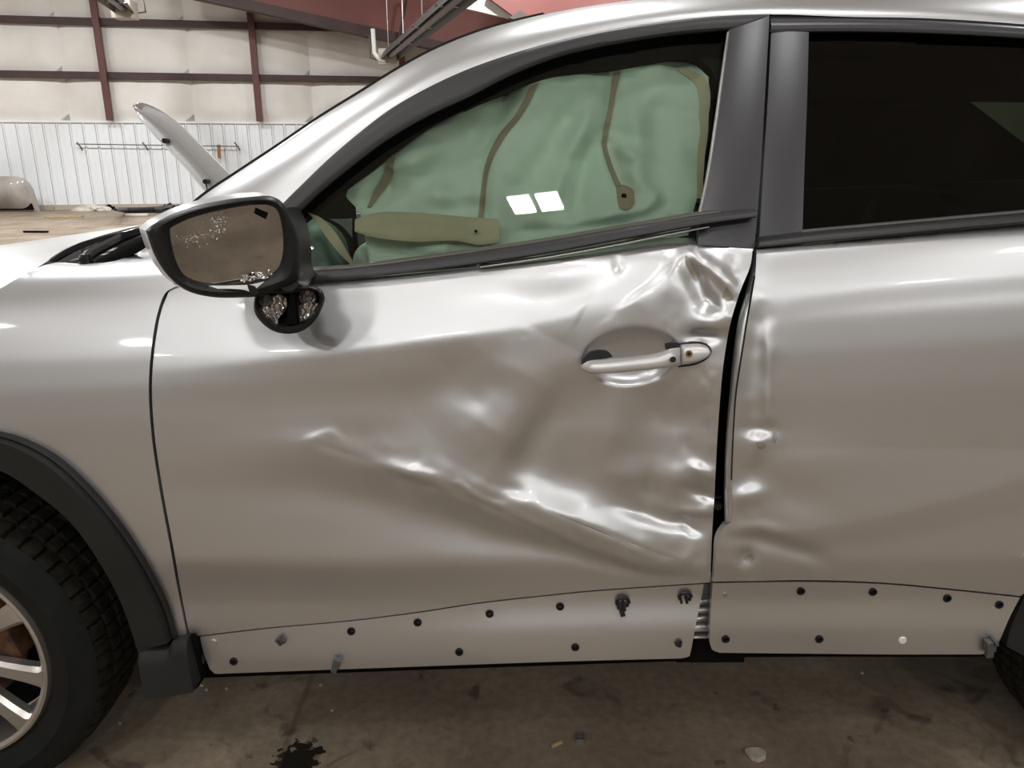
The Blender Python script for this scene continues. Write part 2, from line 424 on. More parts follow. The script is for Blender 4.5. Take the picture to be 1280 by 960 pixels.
# rafter web and flange (planes in the wall's direction)
def wplate(name, pts, off, th, m, parent=None):
    bm = bmesh.new(); vs = [bm.verts.new(Vector(wallpt(x, y, off))) for x, y in pts]; bm.faces.new(vs)
    g = bmesh.ops.extrude_face_region(bm, geom=bm.faces[:]); bmesh.ops.translate(bm, verts=[q for q in g['geom'] if isinstance(q, bmesh.types.BMVert)], vec=Vector((-SU, CU, 0))*th)
    return bmobj(name, bm, m, parent)
raf = tag(wplate('trim_1', [(215, -8), (300, 8), (462, 42), (560, 60), (760, 100), (760, -60), (215, -60)], 1.4, .1, 'redlight'), kind='structure')
wplate('rafter_flange', [(215, -8), (300, 10), (462, 46), (560, 64), (760, 106), (760, 92), (560, 53), (462, 33), (300, -3), (215, -22)], 1.75, .35, 'darkred', raf)
bm = bmesh.new(); bm_cyl(bm, wallpt(509, -6, 1.9), wallpt(499, 46, 1.9), .03, n=8); bmobj('tie_rod', bm, 'darkred', raf)
bm = bmesh.new(); bm_cyl(bm, wallpt(509, -6, 1.95), wallpt(521, -6, 1.95), .03, n=8); bmobj('tie_rod', bm, 'darkred', raf)
raf2 = tag(wplate('trim_2', [(655, 30), (609, -4), (640, -60), (900, -60), (900, 30), (760, 40)], 4.2, .12, 'redlight'), kind='structure')
tag(wplate('trim_3', [(580, 10), (590, -3), (612, -3), (650, 15), (636, 23)], 4.0, .08, 'insul'), kind='structure')
tag(wplate('trim_4', [(636, 22), (650, 13), (664, 22), (655, 29)], 4.35, .1, 'tube'), kind='structure')
# ---------------------------------------------------------------- lamps
lamp_no = 0
def high_bay(u, v, label, z=CEIL-.45, pw=LAMP_W):
    t = thing('ceiling_light', label, 'ceiling light', room(u, v, z))
    bm = bmesh.new()
    for s in (-1, 1): bm_box(bm, Vector(room(u+s*.135, v, z+.09)), (.24, .50, .12), Matrix.Rotation(PHI, 3, 'Z'), .01)
    bmobj('housing', bm, 'white', t)
    for s in (-1, 1):
        bm = bmesh.new(); bm_box(bm, Vector(room(u+s*.135, v, z+.02)), (.21, .44, .02), Matrix.Rotation(PHI, 3, 'Z')); bmobj('lamp_panel', bm, 'lamp', t)
        a = area('lamp_light', room(u+s*.135, v, z-.005), .21, .44, pw); a.parent = t; a.location = Vector(a.location)-t.location
    for s in (-1, 1):
        bm = bmesh.new(); bm_cyl(bm, room(u+s*.135, v, z+.1), room(u+s*.135, v, CEIL), .006, n=6); bmobj('hanger', bm, 'steel', t)
LP = [(-8, -3, 'behind and left of the silver car, far corner'), (-3.6, -3, 'over the open floor left of the car'), (-.55, -2.7, 'right over the car side'), (4.2, -3, 'on the right before the car'),
      (-8, -6.5, 'at the near end of the hall, left, added to light the door'), (-2.5, -6.5, 'at the near end of the hall, middle, added to light the door'), (4, -6.5, 'at the near end of the hall, right, added to light the door'),  # unseen near row, added to light the upper door and front wall
      (-1.9, -.1, 'high above the car hood and side mirror, added to light fender and floor'), (1.6, -.1, 'high above the rear door, added to light the near floor'),  # two unseen lamps added for the fender, pillar and near floor
      (-5.2, -6.5, 'at the near hall end, left of the middle, added to soften shadows'), (.7, -6.5, 'at the near end of the hall, right of the middle, added to soften shadows'), (7.5, -6.5, 'at the near end of the hall, by the right wall, added to soften shadows'),  # more added near-row lamps, spreading the light to soften the mirror's shadow
      (-10.5, 15.5, 'before the liner wall, in the far left corner, added to brighten it'), (-5.3, 15.5, 'before the liner wall, over the bumper strip, added to brighten it'), (6, 15.5, 'before the liner wall, far right, added to brighten it'),  # unseen far row, added close to the liner wall to brighten it
      (-8, 4, 'left and beyond the car hood'), (-2.9, 4.4, 'just beyond the windscreen, added to whiten the pillar'), (.9, 4, 'over the car roof'), (5.5, 4, 'beyond the rear door'),  # the windscreen one is added so its reflection whitens the silver pillar
      (-8, 15.5, 'before the white liner wall, added to brighten it'), (-2.6, 15.5, 'far hall centre, added to brighten the wall'), (3, 15.5, 'far hall right side, added to brighten the wall')]  # rest of the added far row that brightens the liner wall
for u, v, l in LP: high_bay(u, v, 'twin panel ceiling light hung '+l, pw=LAMP_W*(1.9 if v > 10 else .64 if v < -5 else .2 if v < 0 else .75 if v < 1 else .95 if -4 < u < -2 else .6))
# ---------------------------------------------------------------- radiant tube heaters
def heater(pa, offa, pb, offb, label, r=.09):
    a = Vector(wallpt(*pa, offa)); b = Vector(wallpt(*pb, offb)); d = (b-a).normalized(); side = d.cross(Vector((0, 0, 1))).normalized(); up = side.cross(d)
    t = thing('tube_heater', label, 'heater', a)
    e = a+(b-a)*1.6
    bm = bmesh.new(); bm_cyl(bm, a, e, r*.75, n=14); bmobj('tube', bm, 'tube', t)
    bm = bmesh.new(); ring = []
    for p in (a-d*.05, e):
        ring.append([bm.verts.new(p+side*x*r*1.0+up*y*r*1.0) for x, y in ((-2.1, -.9), (-1.2, .9), (0, 1.3), (1.2, .9), (2.1, -.9), (2.1, -.8), (1.1, 1.05), (0, 1.5), (-1.1, 1.05), (-2.1, -.8))])
    for i in range(10): bm.faces.new((ring[0][i], ring[0][(i+1) % 10], ring[1][(i+1) % 10], ring[1][i]))
    bmobj('reflector', bm, 'refl', t)
    bm = bmesh.new(); bm_box(bm, a-d*.05+Vector((0, 0, -.02)), (.42, .34, .34), None, .01); bmobj('burner_box', bm, 'box', t)
    for k in (.0, .3, .6, .9):
        p = a+(b-a)*k
        bm = bmesh.new(); bm_cyl(bm, p, (p.x, p.y, CEIL), .008, n=6); bmobj('hanger_wire', bm, 'steel', t)
        bm = bmesh.new(); bm_cyl(bm, p-side*r*2.1, p+side*r*2.1, .018, n=6); bmobj('bracket', bm, 'steel', t)
    return t, a
ht, ha = heater((486, 70), 2.2, (572, -3), 9.0, 'dark steel radiant tube heater hung under the red rafter, box at its low end', .10)
bm = bmesh.new(); bm_tube(bm, [wallpt(466, 36, 2.3), wallpt(468, 66, 2.3), wallpt(474, 74, 2.3), wallpt(482, 76, 2.3)], .05, 8); bmobj('vent_pipe', bm, 'white', ht)
bm = bmesh.new(); bm_tube(bm, [wallpt(462, 44, 2.2), wallpt(463, 72, 2.2), wallpt(478, 78, 2.2)], .018, 6); bmobj('gas_pipe', bm, 'tube', ht)
ht2, _ = heater((155, 11), 3.0, (112, -22), 7.0, 'tube heater end with a beige box at the top left by the column', .09)
bm = bmesh.new(); bm_tube(bm, [wallpt(178, -10, 2.8), wallpt(182, 15, 2.8), wallpt(160, 18, 2.8)], .02, 6); bmobj('gas_pipe', bm, 'tube', ht2)
# rail and tags on the liner wall
ra = thing('wall_rail', 'thin pale rail with hooks mounted across the white ribbed wall', 'rail', wallpt(100, 181, .08))
bm = bmesh.new(); bm_cyl(bm, wallpt(95, 180, .12), wallpt(298, 183, .12), .012, n=6); bmobj('rail', bm, 'refl', ra)
for x in (100, 182, 297):
    bm = bmesh.new(); bm_tube(bm, [wallpt(x-4, 178, .1), wallpt(x+1, 184, .14), wallpt(x+3, 188, .1)], .018, 6); bmobj('hook', bm, 'refl', ra)
tg = thing('hanging_paper', 'rusty brown narrow strip hanging on the white wall behind the raised hood', 'paper', wallpt(273, 190, .1))
wp_ = [(271, 181), (275, 181), (276, 199), (272, 197)]
bm = bmesh.new(); vs = [bm.verts.new(Vector(wallpt(x, y, .12))) for x, y in wp_]; bm.faces.new(vs); r = bmesh.ops.extrude_face_region(bm, geom=bm.faces[:]); bmesh.ops.translate(bm, verts=[g for g in r['geom'] if isinstance(g, bmesh.types.BMVert)], vec=(0, .03, 0))
bmobj('strip', bm, 'rust', tg)
# ---------------------------------------------------------------- debris at the far wall
def far(px, py, z=0.0): return Vector(Wz(px, py, z))
# bumper cover standing against the wall
bt = thing('bumper_cover', 'taupe grey bumper cover leaning at the white wall, far left', 'bumper', far(10, 262))
bp0 = far(-22, 263)+Vector((0, -.55, 0)); s = (far(50, 263)-far(0, 263)).length/50
bm = bmesh.new(); V = []; nu, nv = 30, 12
for i in range(nu):
    a = i/(nu-1)
    for j in range(nv):
        b = j/(nv-1)
        x = -22+82*a; bot = 2.0*s*max(0, 1-((a-.50)/.33)**2)*1.6
        top = s*42*(1-abs(2*a-1)**7)**.5
        hz = bot+(top-bot)*b if top > bot else bot
        yy = -.22*math.sin(math.pi*b*.9)*(1-abs(2*a-1)**4)
        V.append(bm.verts.new(bp0+Vector((s*(x+22), yy+.1+.1*abs(2*a-1)**2, max(hz, 0)))))
for i in range(nu-1):
    for j in range(nv-1): bm.faces.new((V[i*nv+j], V[(i+1)*nv+j], V[(i+1)*nv+j+1], V[i*nv+j+1]))
r = bmesh.ops.extrude_face_region(bm, geom=bm.faces[:]); bmesh.ops.translate(bm, verts=[g for g in r['geom'] if isinstance(g, bmesh.types.BMVert)], vec=(0, .03, 0))
bmesh.ops.remove_doubles(bm, verts=bm.verts, dist=.002)
bmobj('cover', bm, 'bumper', bt)
bm = bmesh.new(); bm_box(bm, far(40, 263)+Vector((-.2, -.42, .12)), (1.0, .08, .16), None, .02); bmobj('inner_foam', bm, 'void', bt)
st = thing('bumper_strip', 'black curved plastic bumper strip lying on the floor by the white wall', 'car part', far(180, 262))
bm = bmesh.new(); bm_tube(bm, [far(144, 262, .30), far(150, 262, .16), far(158, 263, .08), far(175, 263, .06), far(195, 262, .07), far(208, 261, .14), (far(218, 259, .22))], [.03, .05, .07, .07, .07, .09, .05], 8); bmobj('strip', bm, 'black', st)
bm = bmesh.new()
for k in range(7):
    bm = bmesh.new(); bm_box(bm, far(203+k*2.4, 261-(k % 3)*1.5, .13+.04*(k % 2)), (.05, .05, .12+.03*(k % 3)), Matrix.Rotation(.5*k, 3, 'Y')); bmobj('bracket', bm, 'black', st)
bm = bmesh.new(); bmesh.ops.create_icosphere(bm, subdivisions=3, radius=1)
for v in bm.verts:
    v.co = Vector((v.co.x*.42, v.co.y*.2, max(0, v.co.z)*.13))*(1+.25*math.sin(v.co.x*7+v.co.y*9))
o = bmobj('plastic_bag', bm, 'rag'); o.location = far(114, 263); tag(o, 'crumpled pale plastic bag on the floor before the white wall', 'bag')
bm = bmesh.new(); bm_box(bm, (0, 0, .02), (.8, .1, .04), None, .005); o = bmobj('wood_lath', bm, 'wood'); o.location = far(80, 272); o.rotation_euler = (0, 0, .1); tag(o, 'brown wooden lath lying on the far floor left of the hood', 'board')
bm = bmesh.new(); bm_box(bm, (0, 0, .02), (.45, .05, .03), None, .005); o = bmobj('wood_lath', bm, 'void'); o.location = far(45, 291); o.rotation_euler = (0, 0, -.05); tag(o, 'small dark lath on the floor just above the car hood', 'board')
bm = bmesh.new(); bm_box(bm, (0, 0, .03), (.5, .12, .05), None, .005); o = bmobj('wood_lath', bm, 'rag'); o.location = far(172, 270); o.rotation_euler = (0, 0, .04); tag(o, 'pale board scrap on the far floor before the black strip', 'board')
for i, (x, y, c) in enumerate(((222, 261, 'void'), (236, 262, 'rag'), (137, 250, 'void'), (72, 262, 'wood'))):
    bm = bmesh.new(); bmesh.ops.create_icosphere(bm, subdivisions=2, radius=1)
    for v in bm.verts: v.co = Vector((v.co.x*.13, v.co.y*.1, v.co.z*.06+.05))*(1+.3*math.sin(v.co.x*5+i))
    o = bmobj('scrap', bm, c); o.location = far(x, 262)
    tag(o, ('black scrap lump beside the bumper strip end', 'pale scrap lump nearest the mirror on the far floor', 'dark scrap lump between the bag and the bumper strip', 'brown scrap lump beside the bumper cover')[i], 'scrap')
# ---------------------------------------------------------------- background car with raised hood
D0 = 7.2
bc = thing('car', 'bright silver car with its hood raised, parked beyond the damaged car', 'car', (-1.2, D0+.6, 0))
TOPL = cr([(166, 131), (172, 128), (186, 131), (205, 141), (225, 156), (250, 180), (272, 202), (292, 222), (320, 248)], n=40)
BOTL = cr([(166, 133), (172, 145), (184, 158), (198, 173), (216, 192), (235, 212), (255, 236), (275, 256), (305, 280)], n=40)
V = []; k = 9
PA = W(TOPL[:, 0], TOPL[:, 1], D0); PB = W(BOTL[:, 0], BOTL[:, 1], D0-.1)
for i in range(40):
    for j in range(k):
        t = j/(k-1); p = PA[i]*(1-t)+PB[i]*t; V.append(p+np.array([0, .06*(t-.5)**2-.03*math.exp(-((t-.55)/.08)**2), 0]))
    for j in range(k):                         # far side of the hood
        t = 1-j/(k-1); p = PA[i]*(1-t)+PB[i]*t; V.append(p+np.array([-.42, .95, .0]))
K = 2*k; F = []
for i in range(39):
    for j in range(K):
        a = i*K+j; b = i*K+(j+1) % K; F.append((a, a+K, b+K, b))
F += [tuple(range(K)), tuple(39*K+j for j in range(K))[::-1]]
hd = mesh('raised_hood', V, F, 'bgpaint', bc, 30)
A2 = TOPL[3:38]+np.array([1.5, 3]); B2 = BOTL[3:38]+np.array([9, -4])
strip('hood_underside', [tuple(q) for q in A2[::4]], [tuple(TOPL[3+4*i]*.45+BOTL[3+4*i]*.55) for i in range(9)], D0-.06, D0-.09, 'bggrey', hd, n=40, k=4, bulge=.005, back=.01)
for x, y in ((206, 176), (257, 227)):
    bm = bmesh.new(); p = Vector(W(x, y, D0-.15)); bm_cyl(bm, p+Vector((0, .1, 0)), p+Vector((0, -.02, 0)), .026, n=10)
    if y > 200: bm_cyl(bm, p, p+Vector((.01, 0, -.12)), .007, n=6)
    bmobj('bump_stop', bm, 'black', hd)
# lower body of that car (hidden behind the damaged car's pillar from here)
def prism(name, prof, y0, y1, m, parent, bev=0.0, taper=0.0):
    bm = bmesh.new(); a = [bm.verts.new((x, y0, z)) for x, z in prof]; bm.faces.new(a)
    r = bmesh.ops.extrude_face_region(bm, geom=bm.faces[:]); bmesh.ops.translate(bm, verts=[g for g in r['geom'] if isinstance(g, bmesh.types.BMVert)], vec=(0, y1-y0, 0))
    if bev: bmesh.ops.bevel(bm, geom=bm.edges[:], offset=bev, segments=3, affect='EDGES')
    return bmobj(name, bm, m, parent)
hx = float(PB[-1][0])
prism('body', [(hx-.65, .3), (hx-.62, .75), (hx+.05, .86), (hx+1.0, .95), (hx+3.2, 1.0), (hx+3.3, .35), (hx+2.9, .25), (hx-.4, .22)], D0-.15, D0+1.55, 'bgpaint', bc, .06)
prism('cabin', [(hx+.9, .94), (hx+1.5, 1.38), (hx+2.7, 1.4), (hx+3.15, .98)], D0+.02, D0+1.38, 'gloss', bc, .08)
for x in (hx-.0, hx+2.5):
    for yy in (D0-.17, D0+1.37):
        bm = bmesh.new(); bm_cyl(bm, (x, yy, .31), (x, yy+.2, .31), .31, n=32); wh = bmobj('wheel', bm, 'tyre', bc)
        bm = bmesh.new(); bm_cyl(bm, (x, yy-.01, .31), (x, yy+.1, .31), .2, n=24); bmobj('rim', bm, 'rim', wh)
# ---------------------------------------------------------------- the damaged car: body surfaces
CAR = thing('car', 'silver car with crushed left side doors, broken mirror and deployed airbags, filling the foreground', 'car', (0, .95, 0))
ZT = np.array([.30, .35, .40, .48, .55, .60, .65, .75, .85, .95, 1.02, 1.08, 1.13, 1.17, 1.20, 1.225, 1.24, 1.25, 1.26, 1.32])
YT = np.array([.05, .035, .022, .012, .010, .002, -.006, -.006, -.002, .004, .013, .027, .045, .064, .082, .110, .145, .2, .3, .5])
zz = np.linspace(.3, 1.32, 400); yy_ = np.interp(zz, ZT, YT)
ker = np.exp(-np.linspace(-2, 2, 21)**2); ker /= ker.sum()
yy_ = np.convolve(np.pad(yy_, 10, mode='edge'), ker, mode='valid')
def S(x, z):
    k = np.clip((z-.6)/.5, 0, 1); zp = z-.06*x*k*k*(3-2*k)
    y = np.interp(zp, zz, yy_)
    return y + .035*np.clip(-(x+.35), 0, None)**2 + .02*np.clip(x-.3, 0, None)**2
def G(x, z):                                   # side glass and door frame surface
    zb = 1.2+.06*x; return .105+.42*(z-zb)+.25*(z-zb)**2 + .02*np.clip(-x-.2, 0, None)
def Gd(dy): return lambda C: onsurf(C[:, 0], C[:, 1], lambda x, z: G(x, z)+dy)[:, 1]
def Sd(dy): return lambda C: onsurf(C[:, 0], C[:, 1], lambda x, z: S(x, z)+dy)[:, 1]
def fG(dy=0.0): return lambda px, py: onsurf(px, py, lambda x, z: G(x, z)+dy)
def fS(dy=0.0): return lambda px, py: onsurf(px, py, lambda x, z: S(x, z)+dy)
# ---- crash deformation, metres pushed in, over a raster of viewing angles
RX, RY = np.meshgrid(np.arange(160, 1300, 2.0), np.arange(280, 860, 2.0))
def blur(A, s):
    r = int(3*s+1); k = np.exp(-.5*(np.arange(-r, r+1)/s)**2); k /= k.sum()
    B = np.apply_along_axis(lambda v: np.convolve(np.pad(v, r, mode='edge'), k, 'valid'), 0, A)
    return np.apply_along_axis(lambda v: np.convolve(np.pad(v, r, mode='edge'), k, 'valid'), 1, B)
def vnoise(scale, seed):
    rs = np.random.RandomState(seed); n = int(1400/scale)+3
    g = rs.rand(n, n)*2-1; u = (RX-160)/scale; v = (RY-280)/scale
    i = u.astype(int); j = v.astype(int); fu = u-i; fv = v-j; fu = fu*fu*(3-2*fu); fv = fv*fv*(3-2*fv)
    return (g[j, i]*(1-fu)+g[j, i+1]*fu)*(1-fv)+(g[j+1, i]*(1-fu)+g[j+1, i+1]*fu)*fv
def rows(cols, table):                          # crossing rows: [(py list, depth list)]
    ys = [np.interp(RX[0], cols, r[0]) for r in table]; ds = [np.interp(RX[0], cols, r[1]) for r in table]
    out = np.zeros_like(RX)
    for i in range(RX.shape[1]):
        out[:, i] = np.interp(RY[:, 0], [y[i] for y in ys], [d[i] for d in ds])
    return out
def gs(cx, cy, rx, ry, a, ang=0.0, p=2.0):
    c, s = math.cos(math.radians(ang)), math.sin(math.radians(ang)); u = (RX-cx)*c+(RY-cy)*s; v = -(RX-cx)*s+(RY-cy)*c
    return a*np.exp(-((u/rx)**2+(v/ry)**2)**(p/2))
def ridge(pts, a, wl, wr=None, sharp=False):    # a along a polyline, widths on its left / right side, fading at both ends
    wr = wr or wl; P = cr(pts, step=6); best = np.full(RX.shape, 1e9); sg = np.ones(RX.shape); fade = np.ones(RX.shape); m = len(P)-1
    for i in range(m):
        p, q = P[i], P[i+1]; d = q-p; L = d@d
        t = np.clip(((RX-p[0])*d[0]+(RY-p[1])*d[1])/L, 0, 1); ex = RX-p[0]-t*d[0]; ey = RY-p[1]-t*d[1]; r = np.hypot(ex, ey)
        k = r < best; best[k] = r[k]; sg[k] = np.sign(d[0]*ey-d[1]*ex)[k]; s = (i+t)/m; fade[k] = np.minimum(1, 3*np.minimum(s, 1-s)+.12)[k]
    wd = np.where(sg < 0, wl, wr); u = best/wd
    return a*fade*(np.exp(-u) if sharp else np.exp(-u*u))
C_ = [160, 300, 385, 450, 560, 620, 700, 800, 850, 900]
T_ = [([300]*10, [.003, .007, .009, .009, .009, .008, .007, .003, .002, .002]),
      ([420, 408, 400, 394, 384, 376, 362, 350, 350, 350], [.003, .003, .004, .004, .004, .005, .007, .007, .006, .004]),
      ([468, 455, 445, 438, 425, 415, 398, 385, 385, 385], [-.001, -.004, -.005, -.005, -.004, -.001, .004, .011, .013, .012]),
      ([520, 510, 500, 496, 482, 480, 500, 530, 540, 545], [0, .003, .009, .013, .016, .019, .030, .037, .036, .022]),
      ([545, 540, 535, 545, 562, 578, 600, 622, 632, 640], [.000, .003, .009, .013, .013, .018, .036, .042, .040, .028]),
      ([560, 554, 549, 566, 598, 618, 643, 685, 704, 714], [-.001, .000, .003, .008, .006, .003, .003, .009, .016, .017]),
      ([564, 558, 556, 576, 616, 641, 672, 708, 716, 722], [-.001, .000, .001, .006, .0060, .005, .008, .014, .019, .018]),
      ([620, 615, 610, 622, 652, 672, 692, 716, 722, 728], [.001, .009, .021, .030, .035, .034, .029, .027, .023, .020]),
      ([706, 708, 712, 714, 708, 704, 706, 724, 729, 734], [-.002, -.001, .001, .004, .009, .013, .017, .021, .020, .018]),
      ([728, 728, 730, 730, 724, 720, 720, 730, 733, 738], [.004, .009, .013, .017, .020, .022, .023, .023, .021, .019]),
      ([860]*10, [.005, .012, .016, .018, .021, .023, .022, .020, .017, .016])]
R0 = rows(C_, T_)
crease = cr([(360, 548), (450, 572), (560, 606), (640, 640), (740, 682), (860, 712)], step=10)
dc = distpoly(RX, RY, crease, closed=False)
near = np.exp(-(dc/38)**2)*np.clip((RX-330)/200, 0, 1)
D = blur(R0, 6)*(1-near)+blur(R0, 2.0)*near
L1m = np.exp(-(distpoly(RX, RY, np.array([(190, 466), (380, 446), (560, 425), (720, 396)]), False)/12)**2)
D = D*(1-L1m)+blur(R0, 4)*L1m
far_r = np.clip((RX-420)/300, 0, 1)
D += ridge([(705, 430), (672, 490), (640, 545), (606, 600)], -.014, 26, 60)
D += gs(668, 545, 24, 60, .012, 25) + ridge([(610, 445), (545, 500), (480, 552)], .007, 48, 40)
D += gs(590, 535, 80, 36, -.002, -25)
D += gs(835, 520, 45, 40, .014) + gs(770, 530, 26, 60, -.009, 12)
# crumpled top corner and the crease fan above the handle
D += ridge([(770, 392), (800, 372), (835, 345), (856, 318)], -.007, 7, 34)
D += ridge([(858, 318), (870, 345), (884, 372), (905, 392)], .016, 7, 16)
D += ridge([(858, 316), (900, 345), (925, 378)], -.012, 12, 8)
D += gs(905, 398, 26, 16, -.013) + gs(880, 420, 20, 8, .012) + gs(925, 425, 14, 20, .008)
D += ridge([(772, 320), (774, 340)], .004, 5, 5) + gs(700, 345, 60, 20, .007, -8) + gs(600, 372, 90, 18, -.002, -8)
# humps low at the rear edge
D += gs(782, 594, 28, 18, -.008) + gs(846, 596, 30, 18, -.009) + gs(812, 612, 12, 20, .006)
D += ridge([(760, 628), (800, 640), (840, 652), (895, 652)], .010, 12, 10) + ridge([(848, 640), (862, 660), (880, 668)], .006, 6, 6)
D += gs(878, 590, 16, 9, -.010, 30) + gs(880, 618, 22, 7, .010, 20) + gs(870, 640, 22, 6, -.005)
D += gs(735, 660, 60, 16, -.006, 22) + gs(640, 612, 18, 8, .003, 20)
D += ridge([(700, 645), (760, 668), (820, 692), (856, 705)], .004, 2.5, 2.5, True)
D += ridge([(500, 590), (530, 592), (556, 600)], -.003, 6) + ridge([(372, 556), (396, 546), (412, 540), (432, 556)], -.0020, 5, 9) + ridge([(386, 552), (420, 562), (470, 580)], .002, 3, 8, True) + ridge([(470, 583), (520, 600), (566, 618)], .003, 2.5, 12, True) + ridge([(560, 612), (600, 628), (660, 655), (720, 684), (786, 706)], .0035, 2.5, 14, True) + ridge([(556, 600), (575, 606), (600, 622), (640, 636)], -.0025, 3, 3)
D += ridge([(470, 580), (520, 598), (556, 606)], -.003, 10, 4)
rr_ = vnoise(44, 3)*.0022+vnoise(20, 5)*.0007
D += rr_*np.clip((RX-430)/200, 0, 1)*np.exp(-((RY-560)/150)**2)*(RX < 890)
D += (vnoise(9, 8)*.0008+vnoise(18, 9)*.0018)*np.exp(-(dc/26)**2)*np.clip((RX-380)/150, 0, 1)*(RX < 890)
D += (vnoise(12, 11)*.0012+vnoise(26, 12)*.002)*np.clip((RX-800)/90, 0, 1)*(RX < 945)
for cx, cy in ((487, 478), (488, 515), (520, 434), (655, 420), (636, 575), (820, 568), (722, 580), (885, 505), (875, 560), (252, 668), (258, 690), (862, 668)):
    D += gs(cx, cy, 2.6, 2.3, .0010)
# handle cup
c, s = math.cos(math.radians(-6)), math.sin(math.radians(-6)); u = ((RX-789)*c+(RY-445)*s)/57; v = (-(RX-789)*s+(RY-445)*c)/35
q = np.clip(1-(u*u+v*v), 0, 1); cup = .030*np.clip(q, 0, 1)**.55
cupmask = np.clip(q*3, 0, 1)
D += blur(cup, .9)
# rear door damage
E = RX > 893+np.clip((640-RY)/640, -1, 1)*34
DR = gs(942, 480, 17, 70, .010, 3, 4) + ridge([(962, 400), (963, 440), (960, 480), (966, 530)], -.006, 3, 14)
DR += gs(950, 552, 18, 9, -.006) + gs(948, 536, 24, 7, .008) + gs(938, 590, 18, 22, .008) + gs(950, 560, 6, 14, -.004)
DR += gs(945, 402, 12, 16, .008) + gs(935, 620, 26, 10, -.007, -12) + gs(990, 620, 60, 22, .005, 20) + gs(1010, 575, 70, 26, -.004, 0)
DR += ridge([(905, 668), (950, 676), (1000, 690), (1040, 706)], .007, 10, 7) + ridge([(905, 668), (940, 660), (990, 668)], -.006, 7, 7)
DR += gs(932, 696, 9, 9, .012) + ridge([(935, 700), (926, 720)], -.004, 5)
DR += (vnoise(13, 21)*.0012+vnoise(30, 22)*.0022)*np.exp(-((RX-925)/48)**2)
DR += rows([880, 1000, 1100, 1280, 1300], [([300]*5, [0]*5), ([384, 372, 358, 341, 339], [-.001]*5), ([400, 392, 380, 364, 362], [.0015]*5), ([560]*5, [.008, .008, .006, .004, .004]),
      ([668, 664, 648, 600, 596], [-.004]*5), ([692, 690, 680, 640, 636], [.003]*5), ([860]*5, [.004]*5)])*np.clip((RX-930)/60, 0, 1)
DR = blur(DR, 1.6)
def samp(A, px, py):
    u = np.clip((np.asarray(px)-160)/2, 0, A.shape[1]-1.001); v = np.clip((np.asarray(py)-280)/2, 0, A.shape[0]-1.001)
    i = u.astype(int); j = v.astype(int); fu = u-i; fv = v-j
    return (A[j, i]*(1-fu)+A[j, i+1]*fu)*(1-fv)+(A[j+1, i]*(1-fu)+A[j+1, i+1]*fu)*fv
def dented(A, dy=0.0, fade=None):
    def f(px, py):
        p = onsurf(px, py, lambda x, z: S(x, z)+dy); return W(px, py, p[..., 1]+samp(A, px, py))
    return f
fD = dented(D); fR = dented(DR)
def at(px, py, f=None):
    f = f or fD; return Vector(f(np.array([float(px)]), np.array([float(py)]))[0])
# ---------------------------------------------------------------- wheel centre, arch
WC = np.array([-1.228, .075, .365])
def arc(R, a0, a1, y, n=24, c=WC):
    t = np.radians(np.linspace(a0, a1, n)); P = np.stack([c[0]+R*np.cos(t), np.full(n, y), c[2]+R*np.sin(t)], 1)
    x, y_ = proj(P); return list(zip(x, y_))
archout = [(218, 797), (206, 758), (183, 712), (151, 662), (110, 612), (60, 568), (0, 543)]
archleft = arc(.60, 118, 176, .03)
fender = loop([(0, 361), (20, 349), (40, 338), (62, 330), (100, 331), (140, 327), (170, 316), (192, 303)], [(192, 303), (250, 298), (320, 335)], [(320, 335), (330, 352)],
              [(330, 352), (209, 364), (198, 388), (190, 430), (186, 480), (189, 540), (199, 610), (212, 680), (224, 748), (233, 794)],
              [(233, 794), (218, 797)], archout, archleft, [archleft[-1], (-560, 640)], [(-560, 640), (-560, 420), (-300, 400), (0, 361)])
panel('front_fender', fender, fS(), 8, (), .014, 'paint', CAR, 40)
# ---------------------------------------------------------------- front door
DOORBACK = [(941, 311), (938, 332), (926, 362), (914, 400), (905, 450), (900, 500), (896, 560), (893, 620), (890, 670), (888, 726)]
LINE = [(237, 796), (330, 785), (440, 775), (520, 765), (600, 753), (680, 744), (740, 738), (810, 733), (888, 728)]
dtop = [(213, 360), (300, 352), (378, 354)]; dtop2 = [(378, 354), (450, 348), (540, 340), (640, 330), (720, 320), (780, 312), (830, 305), (862, 303)]; dtop3 = [(862, 303), (880, 308), (905, 309), (941, 311)]
door_o = loop(dtop, dtop2, dtop3, DOORBACK, LINE[::-1], [(237, 796), (228, 750), (216, 680), (203, 610), (193, 540), (190, 480), (194, 430), (202, 388), (213, 360)], step=4)
fdoor = panel('front_door', door_o, fD, 3.6, (), .016, 'paint', CAR, 50)
low_o = loop([(250, 796), (330, 786.5), (440, 776.5), (520, 766.5), (600, 754.5), (680, 745.5), (740, 739.5), (810, 734.5), (880, 730)], [(880, 730), (876, 750), (868, 790), (864, 812)], [(864, 812), (862, 820), (852, 823)],
             [(852, 823), (700, 827), (500, 834), (280, 842)], [(280, 842), (268, 842), (262, 836)], [(262, 836), (254, 815), (250, 796)], step=5)
clip_holes = [(439, 789), (522, 778), (612, 767), (700, 758), (292, 827), (574, 815), (719, 809)]
def lowbulge(px, py):
    p = fS(.010)(px, py); t = np.interp(px, [240, 440, 600, 740, 880], [816, 806, 794, 786, 780])
    k = samp(D, px, np.full_like(np.asarray(px, float), 760.0))*.8
    am = np.interp(px, [240, 480, 640, 880], [.003, .0045, .009, .009])
    b = -am*np.tanh((np.asarray(py)-t+am*1500)/22.0) - .006
    return W(px, py, p[..., 1]+b+k*np.clip((842-np.asarray(py))/100, 0, 1))
def circ(cx, cy, r, n=14, e=1.0): return np.array([(cx+r*math.cos(2*math.pi*i/n), cy+r*e*math.sin(2*math.pi*i/n)) for i in range(n)])
